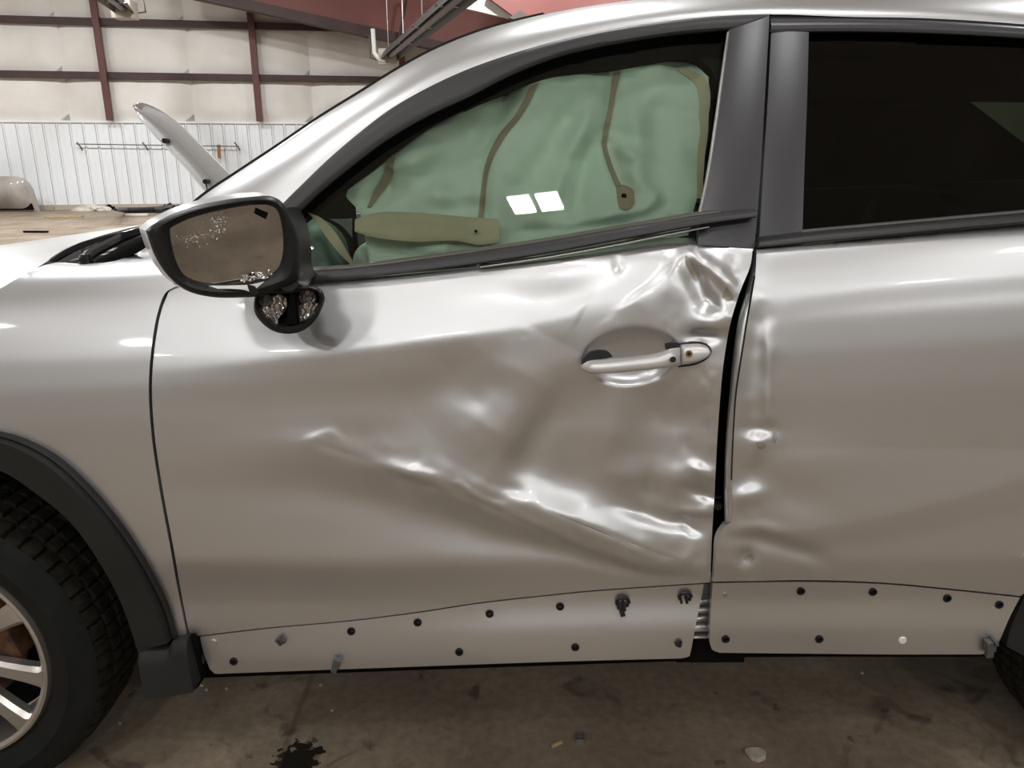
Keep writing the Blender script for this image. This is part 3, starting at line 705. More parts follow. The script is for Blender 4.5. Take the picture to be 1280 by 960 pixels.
lowp = panel('lower_door_panel', low_o, lowbulge, 6, [circ(x, y, 5.2) for x, y in clip_holes], .014, 'paint', fdoor, 45)
# rear door
RL = [(892, 727), (894, 700), (897, 672), (906, 657)]; RL2 = [(906, 657), (914, 652), (916, 641)]; RL3 = [(916, 641), (915, 600), (917, 550), (921, 490), (927, 450), (931, 425), (935, 400), (939, 378), (944, 345), (946, 312)]
rd_o = loop(RL, RL2, RL3, [(946, 312), (1040, 303), (1160, 292), (1280, 280), (1400, 268)], [(1400, 268), (1420, 500), (1330, 700), (1276, 745)], [(1276, 745), (1200, 737), (1100, 728), (1000, 725), (950, 726), (890, 727)], step=4)
rdoor = panel('rear_door', rd_o, fR, 4.4, (), .016, 'paint', CAR, 50)
rlow_o = loop([(891, 729), (950, 728), (1000, 727.5), (1100, 730), (1200, 739), (1275, 747)], [(1275, 747), (1262, 772), (1250, 800)], [(1250, 800), (1240, 814), (1226, 818)],
              [(1226, 818), (1100, 818), (1000, 817), (900, 816)], [(900, 816), (890, 812), (887, 800)], [(887, 800), (888, 770), (891, 729)], step=5)
rholes = [(1001, 739), (1091, 740), (1184, 748), (1249, 756), (907, 799), (1024, 799)]
def rlow(px, py):
    p = fS(.010)(px, py); t = np.interp(px, [890, 1100, 1280], [768, 772, 786])
    return W(px, py, p[..., 1]+-.0045*np.tanh((np.asarray(py)-t)/22.0)-.006)
rlp = panel('lower_door_panel', rlow_o, rlow, 6, [circ(x, y, 5.2) for x, y in rholes], .014, 'paint', rdoor, 45)
# folded shut edges of the rear door in the open gap
strip('folded_edge', [(915, 650)]+RL3, [(907, 652), (907, 600), (909, 550), (914, 490), (919, 440), (925, 400), (936, 360), (945, 314)], Sd(.004), Sd(.012), 'paint', rdoor, n=60, k=4, bulge=.003, back=.01)
strip('edge_seal', [(915, 600), (917, 550), (921, 490), (927, 450), (935, 400), (944, 345)], [(914, 600), (915.8, 550), (919.6, 490), (925.5, 450), (933.2, 400), (943, 345)], Sd(-.001), Sd(.001), 'rubber', rdoor, n=50, k=4, bulge=.003, back=.01)
# ---------------------------------------------------------------- clips and plugs
def frame_at(px, py, f):
    p = at(px, py, f); a = at(px+6, py, f)-p; b = at(px, py-6, f)-p; n = a.cross(b).normalized()
    if n.y > 0: n = -n
    x = a.normalized(); z = n.cross(x)*-1 if n.cross(x).z < 0 else n.cross(x)
    return p, x, z, n
def plug(px, py, f, parent, r=.0085, name='plug_hole'):
    p, x, z, n = frame_at(px, py, f)
    bm = bmesh.new(); N = 18; prof = [(r*1.0, .0005), (r*.95, .0022), (r*.72, .0022), (r*.62, -.001), (r*.58, -.006), (r*.25, -.007), (.0001, -.005)]
    R = [[bm.verts.new(p+(x*math.cos(2*math.pi*k/N)+z*math.sin(2*math.pi*k/N))*rr+n*h) for k in range(N)] for rr, h in prof]
    for i in range(len(R)-1):
        for k in range(N): bm.faces.new((R[i][k], R[i][(k+1) % N], R[i+1][(k+1) % N], R[i+1][k]))
    bmobj(name, bm, 'black', parent, 30)
for x, y in clip_holes: plug(x, y, lowbulge, fdoor)
for x, y in rholes: plug(x, y, rlow, rdoor)
def broken_clip(px, py, f, parent, ang, m, sc=1.0, kind=0):
    p, x, z, n = frame_at(px, py, f); c, s = math.cos(ang), math.sin(ang); u = x*c+z*s; v = z*c-x*s
    rot = Matrix((u, v, n)).transposed(); bm = bmesh.new(); q = lambda a, b, h: p+u*a*sc+v*b*sc+n*h*sc
    if kind == 0:      # square clip
        for a, b, w_, h_ in ((-.008, 0, .003, .019), (.008, 0, .003, .019), (0, -.008, .019, .003), (0, .008, .019, .003)): bm_box(bm, q(a, b, .006), (w_*sc, h_*sc, .012*sc), rot)
        bm_box(bm, q(0, 0, .004), (.009*sc, .012*sc, .008*sc), rot, .001)
    elif kind == 1:    # hanging peg
        bm_box(bm, q(0, 0, .008), (.017*sc, .022*sc, .014*sc), rot, .002); bm_box(bm, q(-.002, -.016, .010), (.012*sc, .014*sc, .010*sc), rot, .001); bm_box(bm, q(.006, .010, .010), (.006*sc, .008*sc, .020*sc), rot, .001)
    else:              # hooked claw
        pts = [q(.012*math.cos(t), .010*math.sin(t), .006) for t in np.linspace(-1.1, 3.6, 12)]; bm_tube(bm, pts, .0036*sc, 7)
        bm_box(bm, q(.001, -.004, .010), (.006*sc, .012*sc, .014*sc), rot, .001); bm_box(bm, q(-.010, -.006, .008), (.005*sc, .012*sc, .006*sc), rot)
    tag(bmobj('clip', bm, m, parent, 30), kind='stuff' if 0 else None)
broken_clip(352, 799, lowbulge, fdoor, .6, 'clipgrey', .8, 0)
broken_clip(422, 825, lowbulge, fdoor, -.25, 'clipgrey', .95, 1)
broken_clip(778, 751, lowbulge, fdoor, .1, 'black', 1.0, 2); broken_clip(777, 757, lowbulge, fdoor, .2, 'black', .8, 1)
broken_clip(856, 744, lowbulge, fdoor, .2, 'black', .95, 2)
broken_clip(848, 803, lowbulge, fdoor, 1.2, 'black', .55, 2)
broken_clip(1234, 803, rlow, rdoor, .2, 'clipgrey', 1.1, 1)
def button(px, py, f, parent, r, m, h=.003):
    p, x, z, n = frame_at(px, py, f); bm = bmesh.new(); bm_cyl(bm, p-n*.002, p+n*h, r, r*.85, 20); bmobj('cover_cap', bm, m, parent, 40)
button(267, 803, lowbulge, fdoor, .0085, 'paint'); button(1128, 800, rlow, rdoor, .0085, 'white'); button(906, 743, rlow, rdoor, .006, 'steel')
# ---------------------------------------------------------------- door handle
def hpt(px, py, out): return W(px, py, S(*(at(px, py, fS())[0], at(px, py, fS())[2]))-out)
def handle_piece(name, top, bot, out, m, n=40, k=10, thick=.016):
    A = cr(top, n=n); B = cr(bot, n=n); V = []
    for i in range(n):
        o_ = np.interp(i/(n-1), [0, 1], [1, 1])*out(i/(n-1)) if callable(out) else out
        pa = hpt(*A[i], o_); pb = hpt(*B[i], o_)
        for j in range(k):
            t = j/(k-1); c = 2*t-1; b = thick*(1-abs(c)**2.4)**.5*np.sqrt(max(0.0, 1-abs(2*i/(n-1)-1)**8))
            V.append(pa*(1-t)+pb*t+np.array([0, -b, 0]))
        for j in range(k-2):
            t = 1-(j+1)/(k-1); V.append(pa*(1-t)+pb*t+np.array([0, .006, 0]))
    K = 2*k-2; F = []
    for i in range(n-1):
        for j in range(K):
            a = i*K+j; b = i*K+(j+1) % K; F.append((a, a+K, b+K, b))
    F += [tuple(range(K)), tuple((n-1)*K+j for j in range(K))[::-1]]
    return mesh(name, V, F, m, fdoor, 50)
handle_piece('door_handle', [(726, 458), (733, 452), (752, 449), (790, 445), (820, 441), (838, 436), (851, 434)], [(726, 461), (735, 466), (752, 467), (790, 464), (820, 461), (840, 458), (851, 457)], lambda t: .020-.012*abs(2*t-1)**6, 'handlepaint')
o = handle_piece('key_cap', [(851, 431), (862, 430), (876, 430), (884, 433), (887.5, 438)], [(851, 456), (862, 455), (874, 452), (884, 446), (887.5, 440)],   .007, 'handlepaint', thick=.012)
strip('handle_gasket', [(846, 430), (870, 427.5), (884, 430), (890, 438), (886, 447), (870, 456), (848, 459.5)], [(848, 433), (870, 431), (882, 433), (886.5, 438), (883, 445), (869, 452), (849, 456)], Sd(.002), Sd(.0), 'black', fdoor, n=50, k=4, bulge=.004, back=.006)
def disc(px, py, out, r, m, name, h=.003):
    p = Vector(hpt(px, py, out)); bm = bmesh.new(); bm_cyl(bm, p, p-Vector((0, h, 0)), r, r, 20); bmobj(name, bm, m, fdoor, 40)
disc(861, 442, .0185, .0062, 'brass', 'keyhole'); disc(861, 442, .0205, .0030, 'black', 'key_slot')
disc(841, 449, .0335, .0052, 'gloss', 'handle_button')
panel('handle_recess_seal', loop([(727, 458), (729, 448), (738, 441), (760, 440), (766, 446)], [(766, 446), (752, 450), (727, 458)]), lambda px, py: fS(-.001)(px, py), 4, (), .01, 'black', fdoor)
panel('handle_recess_seal', loop([(832, 431), (846, 428), (850, 430), (848, 438)], [(848, 438), (834, 440), (832, 431)]), lambda px, py: fS(-.002)(px, py), 4, (), .01, 'black', fdoor)
strip('scored_line', [(700, 643), (743, 660), (788, 679), (820, 692), (853, 705)], [(700, 644), (742.5, 661.6), (787.5, 680.8), (819.5, 693.6), (853, 706)], lambda C: fD(C[:, 0], C[:, 1])[:, 1]-.0008, lambda C: fD(C[:, 0], C[:, 1])[:, 1]-.0008, 'paint_bare', fdoor, n=60, k=3, back=.001)
# bare metal chips in the paint
def chip(pts, f, parent, m='paint_bare', dy=-.0012):
    g = lambda px, py: f(px, py)+np.array([0, dy, 0])
    tag(panel('paint_chip', loop(pts+[pts[0]]), g, 3, (), .001, m, parent), 'dull bare metal showing where the paint flaked off')
chip([(856, 318), (862, 322), (868, 336), (874, 350), (870, 352), (864, 342), (858, 330)], fD, fdoor)
chip([(908, 358), (914, 366), (917, 374), (908, 376), (903, 372)], fD, fdoor)
chip([(967, 538), (971, 546), (969, 554), (966, 546)], fR, rdoor); chip([(944, 553), (954, 552), (957, 560), (948, 561)], fR, rdoor)
chip([(930, 696), (938, 692), (943, 698), (936, 704)], fR, rdoor)
# ---------------------------------------------------------------- sill, gap, pillar behind the doors
prism('sill', [(-.60, .45), (-.58, .43), (1.0, .43), (1.02, .45), (1.02, .56), (-.60, .56)], .075, .25, 'paint', CAR, .01)
pil = strip('pillar', [(846, 828), (850, 780), (858, 700), (870, 500), (900, 300)], [(930, 828), (935, 780), (940, 700), (948, 500), (965, 300)], .10, .11, 'void', CAR, n=40, k=4, back=.12)
for y0, y1, m_ in ((748, 757, 'steel'), (759, 767, 'paint'), (769, 777, 'rim'), (780, 790, 'paint'), (793, 798, 'steel')):
    strip('sill_rib', [(864, y0), (892, y0-1)], [(864, y1), (892, y1-1)], .062, .060, m_, pil, n=6, k=6, bulge=.006, back=.03)
strip('sill_seal', [(235, 843), (400, 837), (600, 830), (860, 821)], [(235, 848), (400, 842), (600, 835), (860, 826)], .06, .05, 'void', CAR, n=40, k=3, back=.05)
strip('sill_seal', [(860, 798), (900, 798)], [(860, 827), (900, 825)], .062, .06, 'void', CAR, n=5, k=3, back=.05)
strip('sill_seal', [(898, 815), (1000, 816), (1120, 817), (1240, 817)], [(898, 822), (1000, 821), (1120, 821), (1240, 821)], .06, .05, 'void', CAR, n=30, k=3, back=.05)
bm = bmesh.new()
for a in range(10):
    t = a/9*math.pi*2; 
p0 = Vector(W(896, 630, .09)); bm_cyl(bm, p0, p0+Vector((0, -.012, 0)), .008, n=12); bmobj('latch_bolt', bm, 'steel', pil)
bm = bmesh.new(); p0 = Vector(W(895, 621, .085)); bm_box(bm, p0, (.018, .01, .003)); bmobj('latch_plate', bm, 'steel', pil)
# ---------------------------------------------------------------- cladding around the wheel
IN = [(174, 812), (156, 758), (133, 712), (92, 653), (46, 614), (0, 586)]
inl = arc(.53, 118, 176, .05)
A_ = archout+archleft[::4]; B_ = IN+inl[::4]
strip('wheel_arch_trim', A_, B_, Sd(-.006), Sd(-.002), 'clad', CAR, n=120, k=9, back=.10, prof=lambda t: .016*min(1, t*9)**.5*(1-.6*t))
strip('arch_lip', [(219, 798), (207, 758), (184, 712), (152, 662), (111, 612), (61, 568), (0, 543)]+archleft[::4], [(216, 798), (204, 759), (181, 713), (149, 664), (108, 615), (58, 571), (0, 546)]+[(a, b+3) for a, b in archleft[::4]], Sd(-.012), Sd(-.012), 'clad', CAR, n=100, k=3, bulge=.003)
cb = strip('cladding_end', [(174, 815), (190, 814), (212, 810), (215, 802), (234, 799)], [(183, 870), (200, 869), (215, 867), (230, 864), (244, 861)], .0, -.01, 'clad', CAR, n=30, k=8, back=.07, prof=lambda t: .010*min(1, t*8)**.5)
strip('cladding_end_edge', [(234, 797), (242, 794), (246, 800)], [(244, 862), (250, 857), (252, 845)], .015, .02, 'void', CAR, n=10, k=4, back=.05)
strip('inner_flap', [(239, 800), (246, 797), (250, 812)], [(243, 830), (250, 830), (255, 829)], .03, .03, 'clipgrey', CAR, n=8, k=3, back=.01)
# inner wheel house
V = []; n = 40
for i in range(n):
    t = math.radians(2+176*i/(n-1))
    for y, R_ in ((.06, .53), (.30, .53), (.42, .50), (.42, .05)): V.append((WC[0]+R_*math.cos(t), y, WC[2]+R_*math.sin(t)))
mesh('wheel_house', V, grid_faces(n, 4), 'void', CAR)
# ---------------------------------------------------------------- wheels
def wheel(cx, cy, label=None):
    def revolve(name, prof, m, parent, N=144, rad=None, ang=30):
        V = []
        for i in range(N):
            t = 2*math.pi*i/N
            for j, (r_, y) in enumerate(prof):
                r2 = r_ if rad is None else rad(i, j, r_); V.append((cx+r2*math.cos(t), y+cy, WC[2]+r2*math.sin(t)))
        k = len(prof); F = []
        for i in range(N):
            for j in range(k-1):
                a = i*k+j; b = ((i+1) % N)*k+j; F.append((a, b, b+1, a+1))
        return mesh(name, V, F, m, parent, ang)
    prof = [(.252, .012), (.258, .004), (.270, -.004), (.295, -.010), (.300, -.013), (.304, -.010), (.325, -.006), (.338, .000), (.350, .010)]
    tyre = revolve('wheel', prof, 'tyre', CAR, 180)
    def rad(i, j, r_): return r_-(.010 if (i % 7 == 0 and j < 5) else 0)-(.009 if ((i+3) % 6 == 0 and 6 < j < 18) else 0)
    tp = [(.338, .000), (.346, .008), (.353, .016), (.359, .026), (.361, .045), (.352, .047), (.352, .055), (.363, .057), (.364, .085), (.354, .087), (.354, .097), (.365, .099), (.365, .13), (.354, .132), (.354, .142), (.364, .144), (.363, .172), (.352, .174), (.352, .182), (.359, .186), (.350, .212), (.30, .225), (.25, .21)]
    revolve('tread', tp, 'tread', tyre, 420, rad, 25)
    rim = revolve('rim', [(.254, .010), (.250, -.002), (.244, -.004), (.236, .002), (.232, .014), (.228, .05), (.225, .19), (.24, .21)], 'rim', tyre, 120)
    for k in range(10):
        th = math.radians(-9+36*k+(2 if k % 2 else -2)); c, s = math.cos(th), math.sin(th); bm = bmesh.new(); R_ = []
        for r_, wd, y in ((.03, .016, .012), (.07, .019, .004), (.14, .019, .010), (.20, .022, .006), (.228, .026, .004), (.236, .034, .006)):
            ring = []
            for a, h in ((-1, .022), (-1, .004), (-.62, -.004), (.62, -.004), (1, .004), (1, .022)):
                ring.append(bm.verts.new((cx+r_*c-a*wd*s, cy+y+h, WC[2]+r_*s+a*wd*c)))
            R_.append(ring)
        for i in range(5):
            for j in range(6): bm.faces.new((R_[i][j], R_[i][(j+1) % 6], R_[i+1][(j+1) % 6], R_[i+1][j]))
        bm.faces.new(R_[-1]); bmobj('spoke', bm, 'rim', tyre, 25)
    revolve('hub', [(.0005, .0), (.03, .0), (.06, .006), (.066, .02), (.066, .05)], 'rim', tyre, 40)
    revolve('brake_disc', [(.05, .075), (.155, .075), (.158, .085), (.05, .09)], 'disc', tyre, 60)
    revolve('disc_shield', [(.02, .11), (.222, .105), (.222, .12), (.02, .12)], 'void', tyre, 60)
    bm = bmesh.new(); bm_box(bm, (cx+.12, cy+.08, WC[2]+.05), (.07, .09, .16), Matrix.Rotation(-.3, 3, 'Y'), .01); bmobj('brake_caliper', bm, 'disc', tyre)
    return tyre
wheel(WC[0], WC[1]+.0)
wheel(1.49, WC[1]+.03)
wheel(WC[0], 1.62); wheel(1.49, 1.60)
# rear arch cladding
strip('wheel_arch_trim', [(1282, 742), (1274, 760), (1262, 790), (1258, 808)], [(1310, 742), (1302, 760), (1296, 790), (1292, 826)], .05, .04, 'clad', CAR, n=20, k=5, back=.1)
strip('wheel_house', [(1268, 752), (1256, 780), (1247, 806)], [(1300, 740), (1290, 780), (1290, 826)], .085, .085, 'void', CAR, n=12, k=3, back=.35)
# ---------------------------------------------------------------- front door window frame
MO = [(352, 256), (380, 228), (409, 200), (450, 165), (487, 137), (530, 112), (581, 88), (640, 67), (700, 50), (760, 37), (830, 27), (887, 21), (962, 18)]
MI = [(366, 272), (400, 240), (440, 207), (480, 177), (519, 153), (550, 137), (585, 121), (640, 93), (700, 70), (750, 58), (794, 50), (850, 42), (912, 37)]
MM = [((a[0]+b[0])/2, (a[1]+b[1])/2) for a, b in zip(MO, MI)]
frm = strip('window_frame', MO, MI, Gd(-.012), Gd(-.008), 'frame', fdoor, n=120, k=7, bulge=.006, back=.02)
PA_ = [(912, 36), (905, 90), (897, 150), (886, 220), (875, 272), (872, 306)]; PB_ = [(962, 18), (958, 90), (954, 160), (949, 240), (945, 290), (943, 310)]
strip('pillar_trim', PA_, PB_, Gd(-.010), Gd(-.012), 'grey', fdoor, n=60, k=6, bulge=.003, back=.015)
strip('frame_edge', [(909, 40), (902, 90), (894, 150), (883, 220), (872, 272)], [(913, 38), (906, 90), (898, 150), (887, 220), (876, 272)], Gd(-.014), Gd(-.014), 'steel', fdoor, n=40, k=3, bulge=.002, back=.006)
tb = [(376, 341), (450, 335), (520, 326), (600, 314), (680, 302), (760, 288), (820, 278), (880, 268), (944, 261)]
bb = [(376, 354), (450, 348), (520, 340), (600, 330), (680, 318), (760, 303), (820, 292), (880, 281), (945, 272)]
cm = [(376, 336), (450, 330), (520, 321), (600, 310), (680, 298), (760, 284), (820, 274), (872, 265), (900, 262)]
strip('belt_moulding', tb, bb, Gd(-.028), Gd(-.034), 'frame', fdoor, n=90, k=7, bulge=.008, back=.02)
strip('belt_seal', cm, [(a, b+5) for a, b in cm], Gd(-.016), Gd(-.020), 'sealchrome', fdoor, n=80, k=4, bulge=.003, back=.01)
strip('bent_seal_lip', [(600, 332), (680, 320), (760, 306), (830, 292), (886, 282)], [(600, 335), (680, 324), (760, 310), (830, 296), (886, 285)], Gd(-.03), Gd(-.03), 'sealchrome', fdoor, n=40, k=4, bulge=.003, back=.01)
strip('torn_inner_panel', [(700, 322), (780, 308), (820, 299), (860, 298), (905, 301), (942, 303)], [(700, 326), (780, 315), (830, 308), (862, 307), (905, 312), (942, 314)], Sd(.03), Sd(.004), 'paint', fdoor, n=40, k=4, bulge=.0, back=.01)
strip('pillar_trim_base', [(876, 284), (905, 280), (944, 275)], [(872, 303), (905, 306), (942, 309)], Gd(-.004), Gd(-.004), 'black', fdoor, n=12, k=4, back=.01)
glass_o = loop(MI[:], [(914, 37), (900, 120), (878, 270)], [(878, 270), (872, 306)], [(872, 306), (780, 312), (640, 326), (376, 350)], [(376, 350), (366, 300), (366, 272)])
panel('window_glass', glass_o, fG(.012), 14, (), .004, 'glass', fdoor, 60)
# rear door window
RF = [(963, 24), (1060, 24), (1160, 26), (1287, 34), (1420, 46)]; RFi = [(963, 40), (1060, 39), (1160, 41), (1287, 48), (1420, 62)]
strip('window_frame', RF, RFi, Gd(-.008), Gd(-.006), 'grey', rdoor, n=60, k=5, bulge=.005, back=.02)
strip('roof_seal', [(963, 20), (1060, 20), (1160, 22), (1287, 30), (1420, 42)], [(963, 25), (1060, 25), (1160, 27), (1287, 35), (1420, 48)], Gd(.004), Gd(.004), 'rubber', CAR, n=60, k=3, bulge=.002, back=.03)
strip('pillar_trim', [(964, 39), (960, 120), (955, 200), (949, 300)], [(1011, 40), (1009, 120), (1006, 200), (1003, 292)], Gd(-.004), Gd(-.005), 'grey', rdoor, n=50, k=6, bulge=.002, back=.015)
strip('belt_moulding', [(948, 298), (1003, 291), (1100, 282), (1200, 273), (1280, 266), (1420, 252)], [(947, 310), (1003, 305), (1100, 296), (1200, 286), (1280, 279), (1420, 266)], Gd(-.022), Gd(-.03), 'frame', rdoor, n=60, k=6, bulge=.007, back=.02)
strip('belt_seal', [(1003, 288), (1100, 279), (1200, 270), (1280, 263), (1420, 250)], [(1003, 292), (1100, 283), (1200, 274), (1280, 267), (1420, 254)], Gd(-.012), Gd(-.014), 'steel', rdoor, n=60, k=3, bulge=.002, back=.01)
panel('window_glass', loop(poly([(1009, 38), (1160, 39), (1430, 50)], 900)[:3].tolist(), [(1430, 50), (1430, 262)], [(1430, 262), (1280, 272), (1003, 296)], [(1003, 296), (1009, 38)]), fG(.010), 16, (), .004, 'tint', rdoor, 60)
# ---------------------------------------------------------------- roof side panel and windscreen pillar, roof, screen
PU = [(205, 290), (250, 248), (300, 214), (350, 181), (400, 147), (450, 116), (500, 85), (545, 61), (600, 39), (680, 18), (760, 4), (830, -4), (920, -10), (1060, -12), (1200, -9), (1300, -4), (1430, 8)]
PL = [(300, 322), (352, 256), (380, 228), (409, 200), (450, 165), (487, 137), (530, 112), (581, 88), (640, 67), (700, 50), (760, 37), (830, 27), (887, 21), (962, 18), (1060, 21), (1160, 23), (1287, 31), (1430, 46)]
n = 140; A = cr(PU, n=n); B = cr(PL, n=n)
# pair points by distance along both curves but shift so that cross-sections stay square
yb = Gd(.0)(B); V = []; k = 12
inw = np.interp(A[:, 0], [200, 400, 600, 900, 1300], [.07, .08, .10, .13, .15])
for i in range(n):
    for j in range(k):
        t = j/(k-1); px, py = B[i]*(1-t)+A[i]*t; dy = inw[i]*(1-math.sqrt(max(0, 1-t*t*.96)))
        V.append(W(px, py, yb[i]+.30*(W(px, py, yb[i])[2]-W(*B[i], yb[i])[2])+dy))
V.extend([]); K = k
mesh('roof_side_panel', V, grid_faces(n, K, flip=True), 'paint', CAR, 60)
top = [V[i*K+K-1] for i in range(n)]; low = [V[i*K] for i in range(n)]
# black screen seal along the pillar and trim highlight
def runstrip(name, pts, offs, m, k0, k1):
    V2 = []
    for p in pts[k0:k1]:
        for o_ in offs: V2.append(p+np.array(o_))
    mesh(name, V2, grid_faces(k1-k0, len(offs)), m, CAR, 40)
i1 = int(np.argmin(abs(A[:, 0]-690)))
runstrip('screen_seal', top, [(0, 0, 0), (-.004, .004, .004), (-.006, .015, .003), (-.01, .05, -.02)], 'gloss', 0, i1)
# windscreen: from the pillar across to the far side
ns = 30; idx = np.linspace(0, i1, ns).astype(int); V2 = []
for q_ in idx:
    p = top[q_]+np.array([-.015, .03, -.005])
    for j in range(14):
        t = j/13; yy = p[1]+(1.9-2*p[1])*t; V2.append((p[0]-.02*4*t*(1-t), yy, p[2]+.004*4*t*(1-t)))
mesh('windscreen', V2, grid_faces(ns, 14), 'screen', CAR, 60)
V2 = []
for c_, q_ in enumerate(np.linspace(i1, n-1, 40).astype(int)):
    p = top[q_]; rc = min(1.0, c_/14.0)
    for j in range(14):
        t = j/13; V2.append((p[0], p[1]+(1.9-2*p[1])*t, p[2]+.05*rc*(4*t*(1-t))**.9))
mesh('roof', V2, grid_faces(40, 14), 'paint', CAR, 60)
V2 = []
for q_ in range(n):
    a, b = top[q_], low[q_]; V2 += [(a[0], 1.9-a[1], a[2]), (b[0], 1.9-b[1], b[2])]
mesh('roof_side_panel', V2, grid_faces(n, 2), 'paint', CAR, 60)
# ---------------------------------------------------------------- hood, cowl, wiper
def H(x, y): return 1.143+.14*(x+1)+.055*(1-((y-.95)/.78)**2)
def onH(px, py, n=60):
    z = 1.15; 
    for _ in range(n):
        p = Wz(np.array([px]), np.array([py]), z)[0]; z = .6*z+.4*float(H(p[0], np.clip(p[1], .05, 1.9)))
    return p
near_e = [onH(x, y) for x, y in ((-120, 420), (-40, 385), (0, 363), (20, 351), (40, 339), (60, 326), (64, 322), (80, 312), (100, 303))]
near_e = near_e[2:]
x_end = -1.95
rear_arc = []
p_last = near_e[-1]
for t in np.linspace(0, 1, 12)[1:]:
    yq = p_last[1]+(1.9-2*p_last[1])*t; rear_arc.append((p_last[0]-.20*(4*t*(1-t))*0+(.10*math.sin(math.pi*t)*-1)*0+(-.0), yq))
hp = [(p[0], p[1]) for p in near_e]; farp = [(x, 1.9-y) for x, y in hp[::-1]]
outl = [(x_end, .30), (-1.8, .16), (-1.5, .12)]+hp+rear_arc[:-1]+farp+[(-1.5, 1.78), (-1.8, 1.74), (x_end, 1.6)]
outl = [(a, b) for a, b in outl]
Vh, Fh = tri_fill(poly(outl, .05), .06)
Ph = np.stack([Vh[:, 0], Vh[:, 1], H(Vh[:, 0], Vh[:, 1])], 1)
print('hood near edge', [tuple(round(float(c), 3) for c in p) for p in near_e])
E = boundary(Fh); bi = sorted({a for e in E for a in e}); mp = {a: len(Ph)+i for i, a in enumerate(bi)}
Q = Ph[bi]+np.array([0, 0, -.03])
mesh('hood', np.concatenate([Ph, Q]), [tuple(f) for f in Fh]+[(b, a, mp[a], mp[b]) for a, b in E], 'paint', CAR, 40)
cowl = prism('cowl', [(-1.15, .9), (-1.2, 1.07), (-.9, 1.09), (-.62, 1.13), (-.55, 1.16), (-.4, 1.16), (-.4, .9)], .22, 1.7, 'void', CAR)
strip('cowl_edge', [(62, 326), (90, 308), (120, 298), (150, 291), (183, 284)], [(66, 328), (92, 314), (122, 304), (150, 297), (186, 290)], .30, .30, 'black', CAR, n=20, k=3, back=.02)
wp = thing  # noqa
bm = bmesh.new(); a = W(104, 326, .16); b = W(150, 298, .30); c_ = W(200, 280, .42)
bm_tube(bm, [a, W(112, 318, .2), b, c_], [.008, .011, .010, .007], 8); bmobj('wiper_arm', bm, 'black', CAR)
bm = bmesh.new(); bm_tube(bm, [W(108, 314, .26), W(140, 298, .32), W(190, 282, .44)], .006, 6); bmobj('wiper_blade', bm, 'gloss', CAR)
bm = bmesh.new(); bm_cyl(bm, W(108, 330, .17), W(106, 318, .17), .013, .009, 12); bmobj('wiper_pivot', bm, 'gloss', CAR)
strip('cowl_vent', [(118, 327), (150, 308), (184, 292)], [(140, 328), (165, 318), (186, 304)], .19, .17, 'void', CAR, n=14, k=4, bulge=.006)
strip('cowl_vent', [(100, 310), (102, 316), (105, 322)], [(104, 308), (107, 314), (110, 320)], .34, .33, 'clipgrey', CAR, n=6, k=3)
strip('fender_gap', [(-80, 402), (-30, 377), (0, 362), (20, 350), (42, 337)], [(-80, 408), (-30, 383), (0, 367), (20, 353), (44, 339)], .22, .2, 'void', CAR, n=20, k=3, back=.05)
# ---------------------------------------------------------------- rest of the body shell (closes the cabin, blocks the light)
prism('underbody', [(-.60, .40), (-.60, .46), (1.02, .46), (1.02, .40)], .24, 1.70, 'void', CAR)
prism('engine_bay_wall', [(-.70, .47), (-.70, 1.05), (-.52, 1.10), (-.52, .47)], .12, 1.8, 'void', CAR)
prism('far_side', [(-1.95, .5), (-1.95, .95), (-.95, 1.13), (-.3, 1.2), (2.2, 1.3), (2.3, .6), (2.1, .35), (-.7, .3), (-.7, .5)], 1.80, 1.86, 'paint', CAR, .01)
prism('far_windows', [(-.35, 1.2), (.25, 1.62), (1.6, 1.62), (2.1, 1.3)], 1.70, 1.72, 'tint', CAR)
prism('tail_panel', [(2.2, .4), (2.25, 1.1), (2.15, 1.65), (2.10, 1.65), (2.18, 1.1), (2.12, .4)], .10, 1.8, 'paint', CAR)
prism('front_end', [(-2.0, .3), (-2.02, .6), (-1.97, .98), (-1.90, .98), (-1.9, .3)], .15, 1.75, 'paint', CAR, .01)
# quarter panel behind the rear door
def pxw(x, z, y): q = proj(np.array([x, y, z])); return (float(q[0]), float(q[1]))
RC = np.array([1.49, .075, .365])
ra_ = arc(.55, 152, 8, .05, 20, RC)
qo = loop([(1404, 270), (1424, 500), (1375, 640), ra_[0]], ra_, [ra_[-1], pxw(2.2, .5, .07)], [pxw(2.2, .5, .07), pxw(2.22, .9, .07), pxw(2.16, 1.30, .14)], [pxw(2.16, 1.30, .14), pxw(1.7, 1.29, .12), (1404, 270)], step=12)
panel('rear_quarter', qo, fS(), 22, (), .02, 'paint', CAR, 50)
strip('wheel_arch_trim', ra_, arc(.49, 152, 8, .05, 20, RC), .035, .05, 'clad', CAR, n=60, k=5, bulge=.008, back=.10)
V2 = []
for i in range(30):
    t = math.radians(2+176*i/29)
    for y, R_ in ((.08, .50), (.36, .50), (.42, .05)): V2.append((RC[0]+R_*math.cos(t), y, RC[2]+R_*math.sin(t)))
mesh('wheel_house', V2, grid_faces(30, 3), 'void', CAR)
e_ = top[n-1]; l_ = low[n-1]
def gpt(x, z): return np.array([x, G(x, z), z])
V2 = []
for i in range(14):
    t = i/13; zt = l_[2]+(1.50-l_[2])*t**1.6; x0 = l_[0]-.03; 
    for j in range(8):
        u = j/7; xb = x0+(2.16-x0)*t; z = (1.2+.06*xb)+(zt-(1.2+.06*xb))*u; V2.append(gpt(xb-.10*u*t, z))
mesh('rear_pillar', V2, grid_faces(14, 8, flip=True), 'paint', CAR, 60)
